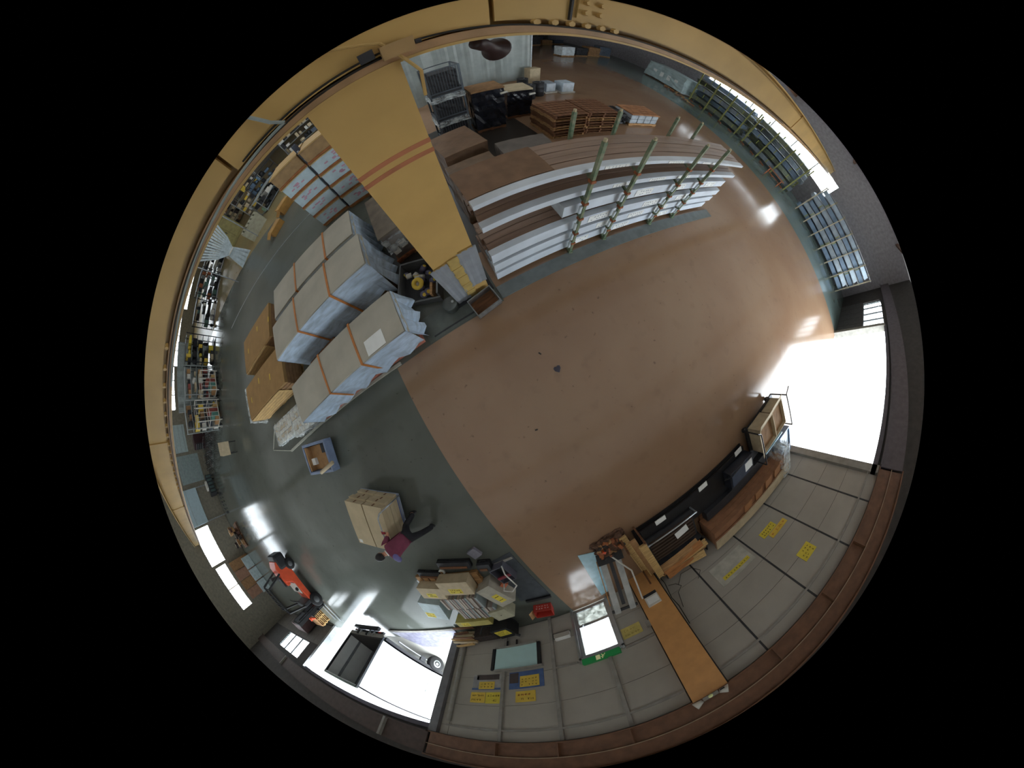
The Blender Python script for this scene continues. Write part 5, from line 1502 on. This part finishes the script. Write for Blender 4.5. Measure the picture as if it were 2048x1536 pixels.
# shelf row along the west side of the aisle
SH = M('shelf_steel_pale', '98a0a2', .5, .3)
shelf_unit('pale wire shelving with tools, first from the bicycles', (-18.9, 8.6, 0), rad(90), 1.9, .7, 3.0, 6, SH, 1, nick='corner wire shelving')
shelf_unit('cluttered grey rack, second from the bicycles', (-18.4, 10.7, 0), rad(86), 2.0, .8, 2.9, 6, SH, 2, palette=[CARD, CARDP, OFFW, DARK, M('tool_red', '86423a', .6), BLUEBIN], nick='cluttered grey rack')
shelf_unit('shelving of yellow bottles, third from the bicycles', (-18.0, 12.9, 0), rad(86), 2.1, .7, 2.9, 6, DSTEEL, 3, palette=[YNOTE, YNOTE2, BLACK, CARDP, DARK], nick='yellow bottle shelving')
shelf_unit('dark parts shelving, fourth from the bicycles', (-18.2, 16.6, 0), rad(80), 2.4, .7, 2.3, 5, DSTEEL, 4, palette=[DARK, BLACK, OFFW, M('teal_bits', '4b6a60', .6), MUD], nick='nearest dark parts shelving')
shelf_unit('dark parts shelving, fifth from the bicycles', (-18.3, 19.6, 0), rad(80), 2.6, .7, 2.5, 5, DSTEEL, 5, palette=[DARK, BLACK, RUST, M('teal_bits', '4b6a60', .6), STEEL], nick='middle dark parts shelving')
shelf_unit('dark parts shelving, sixth from the bicycles', (-18.6, 22.6, 0), rad(80), 2.6, .7, 2.3, 5, DSTEEL, 6, palette=[DARK, MUD, STEEL, OFFW], nick='far dark parts shelving')
def push_frames():
    for k, (x, y, lab) in enumerate(((-17.6, 8.1, 'pale tubular cage trolley at the corner of the west shelving'), (-17.2, 9.9, 'lower pale tubular cage trolley beside the cluttered rack'))):
        t = T('cage_trolley', lab, 'trolley', (x, y, 0), rad(4))
        h = 2.2 - .6 * k
        for px in (-.45, .45):
            for py in (-.7, .7): MB().cyl((px, py, .1), (px, py, h), .03).build('post', OFFW, t)
        for z in (.3, h * .5, h):
            for px in (-.45, .45): MB().cyl((px, -.7, z), (px, .7, z), .022, n=8).build('rail', OFFW, t)
            for py in (-.7, .7): MB().cyl((-.45, py, z), (.45, py, z), .022, n=8).build('rail', OFFW, t)
        for q in range(4): MB().cyl((.45, -.42 + q * .28, .3), (.45, -.42 + q * .28, h), .016, n=6).build('bar', OFFW, t)
        B(-.45, -.7, .26, .45, .7, .3).build('deck', CARDP, t)
        for px in (-.4, .4):
            for py in (-.6, .6): MB().cyl((px, py - .03, .08), (px, py + .03, .08), .08).build('castor', RUBBER, t)
        for q in range(4):
            B(-.35, -.6 + q * .3, .3, .3, -.36 + q * .3, .6 + .25 * (q % 3)).build('tool_bundle', (CARD, M('tool_teal', '5a8a80', .5), M('tool_red', '86423a', .6), WOODY)[q], t)
push_frames()
curtain('vinyl_curtain', 'grey vinyl sheet hung behind the yellow bottles', 9.3, 14.6, -19.6, .3, 3.4, 'y', .07, M('curtain_grey', '8f9896', .4, bump=.3, bscale=3), 6)
# gathered clear strip curtain
def strip_curtain():
    t = T('strip_curtain', 'clear plastic strip curtain tied to one side of the far aisle', 'curtain', (-11.0, 15.0, 0), rad(40))
    sm = M('strip_clear', 'b6c3c8', .2, var=.1, scale=5)
    for k in range(13):
        x = -1.3 + k * .2
        mb = MB()
        for (z0, f0, z1, f1) in ((4.2, 1.0, 2.4, .55), (2.4, .55, 1.6, .18), (1.6, .18, .1, .45)):
            a0, a1 = x * f0 - .065, x * f0 + .065; b0, b1 = x * f1 - .05, x * f1 + .05
            y0 = .05 * math.sin(k * 2)
            mb.add([(a0, y0, z0), (a1, y0, z0), (b1, y0 * .6, z1), (b0, y0 * .6, z1)], [(0, 1, 2, 3)])
        mb.build('strip', sm, t)
    MB().cyl((-1.5, 0, 4.22), (1.5, 0, 4.22), .03).build('rail', STEEL, t)
    MB().cyl((0, 0, 1.56), (0, 0, 1.64), .28).build('tie_band', OFFW, t)
    for x in (-1.5, 1.5): B(x - .03, -.03, 0, x + .03, .03, 4.25).build('post', STEEL, t)
strip_curtain()
# workbenches and cabinets in the north-west
def nw_benches():
    shelf_unit('pale slotted workbench rack with dark parts in the far aisle', (-8.9, 19.6, 0), rad(60), 2.6, .9, 1.5, 3, SH, 7, palette=[DARK, BLACK, OFFW, DSTEEL, M('mint_box', '9fc0a4', .6)], nick='slotted workbench rack')
    t = T('slotted_crate', 'pale slotted crate standing at the bench end', 'crate', (-10.0, 16.9, 0), rad(32))
    for y in (-.5, .5): B(-.8, y - .03, 0, .8, y + .03, 1.15).build('end_board', M('crate_pale', '9c9a86', .7), t)
    for k in range(6): B(-.8 + k * .29, -.5, .2, -.62 + k * .29, .5, 1.12).build('slat', M('crate_pale', '9c9a86', .7), t)
    B(-.8, -.5, 0, .8, .5, .1).build('crate_floor', CARDP, t)
    for k, (x, y, lab) in enumerate(((-7.2, 13.2, 'tan carton lying on the dim aisle floor, nearer one'), (-6.6, 14.6, 'tan carton lying on the dim aisle floor, farther one'))):
        c = carton(lab, (x, y, 0), .9, .65, .42 + .2 * k, rad(38), M('carton_ochre', 'a3793c', .75))
        CB((-.55, 0, .35), (.4, .62, .015), ry=-.5).build('open_flap', M('carton_ochre', 'a3793c', .75), c)
    shelf_unit('blue bin shelving deep in the north-west', (-9.0, 21.5, 0), rad(20), 2.6, .8, 2.6, 5, DSTEEL, 8, palette=[M('bin_blue', '4a6076', .5), M('bin_blue2', '5a7388', .5), DARK], nick='blue bin shelving')
    shelf_unit('cluttered bench shelving behind the blue bins', (-12.0, 24.5, 0), rad(30), 3.0, .9, 2.8, 5, STEEL, 9, palette=[CARDP, YNOTE2, DARK, OFFW, MUD], nick='bench clutter shelving')
    shelf_unit('far clutter shelving against the north-west', (-16.5, 27.0, 0), rad(40), 3.4, .9, 3.0, 5, DSTEEL, 10, palette=[CARD2, DARK, MUD, CARDP], nick='far clutter shelving')
    shelf_unit('farthest clutter shelving behind the foam boxes', (-6.0, 25.5, 0), rad(10), 3.2, .9, 3.2, 5, STEEL, 11, palette=[CARDP, OFFW, BLUEBIN, DARK], nick='shelving behind the foam boxes')
    t = T('machine_cabinet', 'olive machine cabinet behind the bench clutter', 'cabinet', (-15.0, 22.6, 0), rad(38))
    B(-1.0, -.6, 0, 1.0, .6, 2.9).build('cabinet_body', M('cab_olive', '837a4c', .5), t, bevel=.03)
    B(-.9, -.62, .3, -.05, -.6, 2.7).build('cabinet_door', M('cab_olive2', '8f8656', .5), t)
    B(.05, -.62, .3, .9, -.6, 2.7).build('cabinet_door', M('cab_olive2', '8f8656', .5), t)
    B(-.2, -.64, 1.4, -.14, -.62, 1.7).build('handle', DARK, t)
nw_benches()

# pale sheets fixed to the west wall behind the bicycles
for k, (y0, y1, z0, z1, m, lab) in enumerate(((10.6, 13.4, 2.1, 3.9, M('panel_ice', 'aebfc0', .4, var=.05), 'ice-white panel board high on the west wall behind the shelves'),
                                             (7.6, 10.3, .9, 4.05, M('panel_teal_grey', '8c9c9c', .4, var=.08, bump=.3, bscale=3), 'teal-grey sheet on the west wall behind the bicycles'))):
    t = T('wall_sheet', lab, 'sheet', (XW + .03, (y0 + y1) / 2, 0))
    B(0, -(y1 - y0) / 2, z0, .03, (y1 - y0) / 2, z1).build('sheet', m, t, bevel=.01)
    for q in range(3): B(.03, -(y1 - y0) / 2 + .05, z0 + (z1 - z0) * (q + .5) / 3, .05, (y1 - y0) / 2 - .05, z0 + (z1 - z0) * (q + .5) / 3 + .05).build('batten', STEEL, t)
for k, (x, y, w, h, m, lab) in enumerate(((-24.2, 10.9, 1.6, 1.9, DARK, 'dark machine casing behind the bicycle row'), (-27.6, 10.2, 1.3, 1.5, M('casing_maroon', '3d2428', .6), 'maroon machine casing nearer the west wall'), (-22.0, 11.6, 1.2, 2.2, MUD, 'tall dark casing beside the wire shelving'))):
    t = T('machine_casing', lab, 'machine', (x, y, 0), rad(8 * k))
    B(-w / 2, -.5, 0, w / 2, .5, h).build('casing', m, t, bevel=.04)
    B(-w / 2 + .1, -.53, .3, w / 2 - .1, -.5, h - .3).build('panel', DSTEEL, t)
    for q in range(4): B(-w / 2 + .15, -.545, .45 + q * .25, w / 2 - .15, -.53, .52 + q * .25).build('louvre', STEEL, t)
# ================================================================ CART WITH CARTONS, PUSHED BY A PERSON
CARTX, CARTY, CARTR = -5.05, -1.02, rad(-26)
def cart():
    c = T('push_cart', 'flat push cart under the load of flat cartons', 'cart', (CARTX, CARTY, 0), CARTR)
    B(-.64, -.64, .16, .66, .64, .22).build('deck', M('deck_blue_grey', '8a94a6', .45), c)
    for x in (-.5, .5):
        for y in (-.5, .5):
            w = MB().cyl((x, y - .025, .07), (x, y + .025, .07), .07).build('castor', RUBBER, c, True)
            B(x - .03, y - .035, .07, x + .03, y + .035, .16).build('castor_fork', STEEL, w)
    MB().tube([(.68, .60, .2), (.71, .60, .98), (.58, .50, 1.075), (.50, .35, 1.085), (.50, -.48, 1.085), (.58, -.54, 1.075), (.71, -.60, .98), (.68, -.60, .2)], .018, 10).build('handle', STEEL, c, True)
    MB().tube([(.69, .60, .34), (.69, -.60, .34)], .014, 8).build('handle_brace', M('brace_blue', '54648f', .4), c)
    g = 'flat cartons loaded on the push cart'
    lv = ('bottom', 'second', 'third', 'top')
    cs, sn = math.cos(CARTR), math.sin(CARTR)
    for k in range(4):
        for j in range(2):
            lx = -.305 + j * .615 + .004 * math.sin(k * 2 + j); ly = .02 * math.cos(k * 3 + j)
            o = T('flat_carton', 'flat beige carton on the push cart, %s layer, %s half' % (lv[k], ('front', 'handle')[j]), 'box',
                  (CARTX + cs * lx - sn * ly, CARTY + sn * lx + cs * ly, .22 + k * .195), CARTR + .006 * math.sin(k * 5 + j), g)
            B(-.295, -.63, 0, .295, .63, .178).build('carton_body', M('carton_flat', 'b3a283', .75, var=.05), o, bevel=.006)
            B(-.295, -.635, .178, .295, .635, .186).build('carton_lid', M('carton_lid', 'b9a98a', .75, var=.05), o)
            B(-.297, -.64, .02, .297, -.63, .05).build('end_slot', CARD2, o)
            B(-.02, .632, .03, .02, .636, .15).build('side_slot', WOODD, o)
            if k == 3:
                B(-.25 + .3 * j, -.6, .186, -.14 + .3 * j, -.5, .189).build('white_sticker', PAPER, o)
cart()

def skin_mesh(name, verts, edges, radii, root, mat, parent, sub=2):
    me = bpy.data.meshes.new(name)
    me.from_pydata(verts, edges, [])
    o = bpy.data.objects.new(name, me); COL.objects.link(o)
    o.parent = parent
    o.modifiers.new('skin', 'SKIN').use_smooth_shade = True
    for i, r in enumerate(radii):
        d = me.skin_vertices[0].data[i]
        d.radius = r if isinstance(r, tuple) else (r, r)
        d.use_root = (i == root)
    s_ = o.modifiers.new('sub', 'SUBSURF'); s_.levels = sub; s_.render_levels = sub
    me.materials.append(mat)
    return o
def bake(o):
    dg = bpy.context.evaluated_depsgraph_get()
    me = bpy.data.meshes.new_from_object(o.evaluated_get(dg))
    o.modifiers.clear(); o.data = me
    for p in me.polygons: p.use_smooth = True
    return o

def person():
    SKIN = M('skin', 'c08a70', .55, var=.05)
    SHIRT = M('shirt_maroon', '6e2f45', .8, var=.12, scale=6)
    SHIRT2 = M('shirt_violet', '6f6aa0', .8, var=.1, scale=6)
    TROU = M('trousers_black', '17171d', .8, var=.15)
    HAIR = M('hair_black', '151214', .5)
    GLOVE = M('glove_red', '8a1f2a', .7)
    SHOE = M('shoe_dark', '1c1c20', .6)
    # the figure heads towards the cart (-x), joints laid out in world space, root on the floor between the feet
    px, py = -4.12, -1.62
    yaw = 0.0
    p = T('person', 'person in maroon top and black trousers leaning forward to push the cart', 'person', (px, py, 0), yaw)
    O = Vector((px, py, 0))
    def L_(x, y, z): return Vector((x, y, z)) - O
    hip = L_(-4.12, -1.60, .92); waist = L_(-4.25, -1.63, 1.06); chest = L_(-4.47, -1.66, 1.26); neckb = L_(-4.63, -1.66, 1.40)
    headc = L_(-4.75, -1.64, 1.53)
    LS, RS = L_(-4.52, -1.85, 1.33), L_(-4.50, -1.47, 1.34)
    cs, sn = math.cos(CARTR), math.sin(CARTR)
    def cartpt(x, y, z): return Vector((CARTX + cs * x - sn * y, CARTY + sn * x + cs * y, z))
    inv = Matrix.Identity(3)
    Rh = cartpt(.50, -.02, 1.085) - O; Lh = cartpt(.50, -.42, 1.085) - O
    lk, rk = L_(-4.10, -1.82, .50), L_(-4.33, -1.47, .50)
    la, ra = L_(-3.92, -1.90, .15), L_(-4.22, -1.38, .09)
    FW = Vector((-1, .08, 0)).normalized()
    # --- one continuous body (skin tone), clothes are shells over it
    sd_ = Vector((0, -.09, 0))            # towards the figure's left
    V = [hip, waist, chest, neckb, headc - Vector((-.05, 0, .06)),
         hip + sd_ + Vector((0, 0, -.04)), lk, la, la + FW * .12 + Vector((0, 0, -.09)),
         hip - sd_ + Vector((0, 0, -.04)), rk, ra, ra + FW * .14 + Vector((0, 0, -.045)),
         LS, None, None, RS, None, None]
    LE = L_(-4.70, -2.06, 1.14); RE = L_(-4.48, -1.32, 1.06)
    Lw = Lh + (LE - Lh).normalized() * .09; Rw = Rh + (RE - Rh).normalized() * .09
    V[14], V[15], V[17], V[18] = LE, Lw, RE, Rw
    E_ = [(0, 1), (1, 2), (2, 3), (3, 4), (0, 5), (5, 6), (6, 7), (7, 8), (0, 9), (9, 10), (10, 11), (11, 12), (2, 13), (13, 14), (14, 15), (2, 16), (16, 17), (17, 18)]
    RD = [(.15, .115), (.145, .10), (.165, .115), .062, .055, .085, .058, .042, .035, .085, .058, .042, .035, .06, .043, .032, .06, .043, .032]
    body = bake(skin_mesh('body', [tuple(v) for v in V], E_, RD, 0, SKIN, p))
    # --- trousers
    V2 = [waist + Vector((.02, 0, .0)), hip, hip + sd_ + Vector((0, 0, -.05)), lk, la + Vector((0, 0, -.03)), hip - sd_ + Vector((0, 0, -.05)), rk, ra + Vector((0, 0, -.01))]
    bake(skin_mesh('trousers', [tuple(v) for v in V2], [(0, 1), (1, 2), (2, 3), (3, 4), (1, 5), (5, 6), (6, 7)],
                   [(.168, .130), (.18, .14), .112, .084, .074, .112, .084, .074], 1, TROU, p))
    V3 = [hip + Vector((-.02, 0, .03)), waist, chest, neckb - Vector((-.03, 0, .04)), LS, (LS * .25 + LE * .75), RS, (RS * .25 + RE * .75)]
    bake(skin_mesh('shirt', [tuple(v) for v in V3], [(0, 1), (1, 2), (2, 3), (2, 4), (4, 5), (2, 6), (6, 7)],
                   [(.188, .148), (.178, .14), (.198, .15), .086, .09, .066, .09, .066], 1, SHIRT, p))
    # violet back yoke and sleeve on the left side
    V4 = [neckb + Vector((.10, -.06, -.06)), chest + Vector((.0, -.12, .05)), LS + Vector((0, -.01, .0)), (LS * .12 + LE * .88)]
    bake(skin_mesh('violet_sleeve', [tuple(v) for v in V4], [(0, 1), (1, 2), (2, 3)], [.10, .125, .102, .076], 0, SHIRT2, p))
    # collar
    MB().rev([(.072, 0), (.082, .012), (.078, .03), (.066, .028), (.072, 0)], n=18, t=Matrix.Translation(neckb - Vector((-.012, 0, .02))) @ Matrix.Rotation(-.7, 4, 'Y')).build('collar', PAPER, p, True)
    # --- shoes
    for a, pitch in ((la, .55), (ra, 0.0)):
        bm = bmesh.new(); bmesh.ops.create_uvsphere(bm, u_segments=14, v_segments=9, radius=1)
        for v in bm.verts:
            x, y, z = v.co
            v.co = Vector((x * .14 + .055, y * (.048 if x < 0 else .052), max(z, -.45) * .062 - .02 + (.02 if x < -.3 and z > 0 else 0)))
        me = bpy.data.meshes.new('shoe'); bm.to_mesh(me); bm.free(); me.materials.append(SHOE)
        for q in me.polygons: q.use_smooth = True
        s_ = place('shoe', me, p); s_.location = a + Vector((0, 0, -.042)); s_.rotation_euler = (0, pitch, math.pi - .08)
    # --- head with face, ears and hair
    bm = bmesh.new(); bmesh.ops.create_uvsphere(bm, u_segments=28, v_segments=20, radius=1)
    for v in bm.verts:
        x, y, z = v.co
        fx = .098 * x
        if x > 0: fx *= (1.0 - .10 * max(0, -z))
        wy = .076 * y * (1 - .22 * max(0, -z) ** 1.5)
        zz = .118 * z
        # brow, nose, chin, eye sockets, mouth
        if x > .55:
            nose = math.exp(-((y / .16) ** 2)) * math.exp(-(((z + .12) / .20) ** 2))
            fx += .022 * nose
            for s2 in (-1, 1):
                fx -= .008 * math.exp(-(((y - s2 * .38) / .16) ** 2)) * math.exp(-(((z - .05) / .12) ** 2))
            fx += .006 * math.exp(-((y / .35) ** 2)) * math.exp(-(((z + .52) / .07) ** 2))
            fx += .010 * math.exp(-((y / .3) ** 2)) * math.exp(-(((z + .85) / .15) ** 2))
        v.co = Vector((fx, wy, zz))
    me = bpy.data.meshes.new('head'); bm.to_mesh(me); bm.free(); me.materials.append(SKIN)
    for q in me.polygons: q.use_smooth = True
    head = place('head', me, p); head.location = headc; head.scale = (1.12, 1.12, 1.12); head.rotation_euler = (0, .5, math.pi - .08)
    for s2 in (-1, 1):
        MB().rev([(0, -.006), (.011, -.004), (.012, .002), (0, .007)], n=10, t=Matrix.Translation((.086, s2 * .031, .006)) @ Matrix.Rotation(math.pi / 2, 4, 'Y')).build('eye', PAPER, head, True)
        MB().rev([(0, 0), (.005, .001), (0, .004)], n=8, t=Matrix.Translation((.092, s2 * .031, .006)) @ Matrix.Rotation(math.pi / 2, 4, 'Y')).build('iris', INK, head, True)
        MB().rev([(0, -.008), (.022, -.006), (.03, .002), (.02, .010), (0, .006)], n=12, t=Matrix.Translation((-.008, s2 * .076, -.008)) @ Matrix.Rotation(-s2 * 1.35, 4, 'X')).build('ear', SKIN, head, True)
    CB((.087, 0, -.058), (.01, .042, .007)).build('mouth', M('lips', '8a4f48', .6), head, bevel=.002)
    bm = bmesh.new(); bmesh.ops.create_uvsphere(bm, u_segments=28, v_segments=18, radius=1)
    rr = random.Random(3)
    dele = []
    for v in bm.verts:
        x, y, z = v.co
        k = 1.0 + rr.uniform(-.015, .02)
        v.co = Vector((x * .108 * k - .008, y * .088 * k, z * .126 * k + .008))
        if (x > .35 and z < .48) or (z < -.35 and x > -.25) or z < -.62: dele.append(v)
    bmesh.ops.delete(bm, geom=dele, context='VERTS')
    me = bpy.data.meshes.new('hair'); bm.to_mesh(me); bm.free(); me.materials.append(HAIR)
    for q in me.polygons: q.use_smooth = True
    hr = place('hair', me, head)
    hr.modifiers.new('thick', 'SOLIDIFY').thickness = .012
    # --- gloved hands closed on the handle
    ax_w = (cartpt(.6, .56, 1.02) - cartpt(.6, -.56, 1.02)).normalized()
    ax = inv @ ax_w                                  # handle direction in local space
    for nm, g_, wr, sd in (('right', Rh, Rw, -1), ('left', Lh, Lw, 1)):
        back = (wr - g_); back = (back - ax * back.dot(ax)).normalized()     # from bar towards wrist
        up = back.cross(ax); 
        if up.z < 0: up = -up
        palm0 = g_ + back * .055 + up * .012
        hv = [tuple(wr), tuple(palm0)]; he = [(0, 1)]; hr_ = [.030, (.040, .022)]
        for k, ln in enumerate((.030, .034, .032, .025)):
            o_ = ax * (.030 - .020 * k) * (1 if sd > 0 else -1)
            b0 = g_ + o_ + back * .022 + up * .028
            b1 = g_ + o_ - back * .020 + up * .026
            b2 = g_ + o_ - back * .030 - up * ln * .45
            b3 = g_ + o_ - back * .006 - up * ln
            n0 = len(hv)
            hv += [tuple(b0), tuple(b1), tuple(b2), tuple(b3)]
            he += [(1, n0), (n0, n0 + 1), (n0 + 1, n0 + 2), (n0 + 2, n0 + 3)]
            hr_ += [.0095, .009, .0085, .0075]
        tb = ax * .045 * (1 if sd > 0 else -1)
        n0 = len(hv)
        hv += [tuple(palm0 + tb * .8 - up * .01), tuple(g_ + tb - up * .024 + back * .01), tuple(g_ + tb * .5 - up * .032 - back * .016)]
        he += [(1, n0), (n0, n0 + 1), (n0 + 1, n0 + 2)]
        hr_ += [.012, .010, .0085]
        bake(skin_mesh('gloved_hand', hv, he, hr_, 1, GLOVE if nm == 'right' else SHOE, p, 1))
person()

# ================================================================ SMALL LITTER ON THE BROWN FLOOR
def litter():
    t = T('leaf_scrap', 'dark heart-shaped scrap lying alone on the brown floor', 'scrap', (.69, -.05, 0))
    MB().prism([(0, -.085), (.07, -.01), (.075, .05), (.03, .07), (0, .05), (-.04, .07), (-.08, .045), (-.07, -.02)], .001, .008).build('scrap_sheet', M('scrap_violet', '3c3a48', .6), t)
    o = T('wood_chip', 'small dark chip on the brown floor beyond the scrap', 'chip', (.53, .42, 0), .5)
    MB().prism([(-.014, -.035), (.014, -.03), (.018, .03), (-.01, .04)], .001, .012).build('chip', INK, o)
    o = T('wood_chip', 'small dark chip on the brown floor nearer the exit side', 'chip', (-.35, -.95, 0), 1.5)
    MB().prism([(-.014, -.03), (.014, -.03), (.018, .03), (-.01, .03)], .001, .012).build('chip', INK, o)
litter()
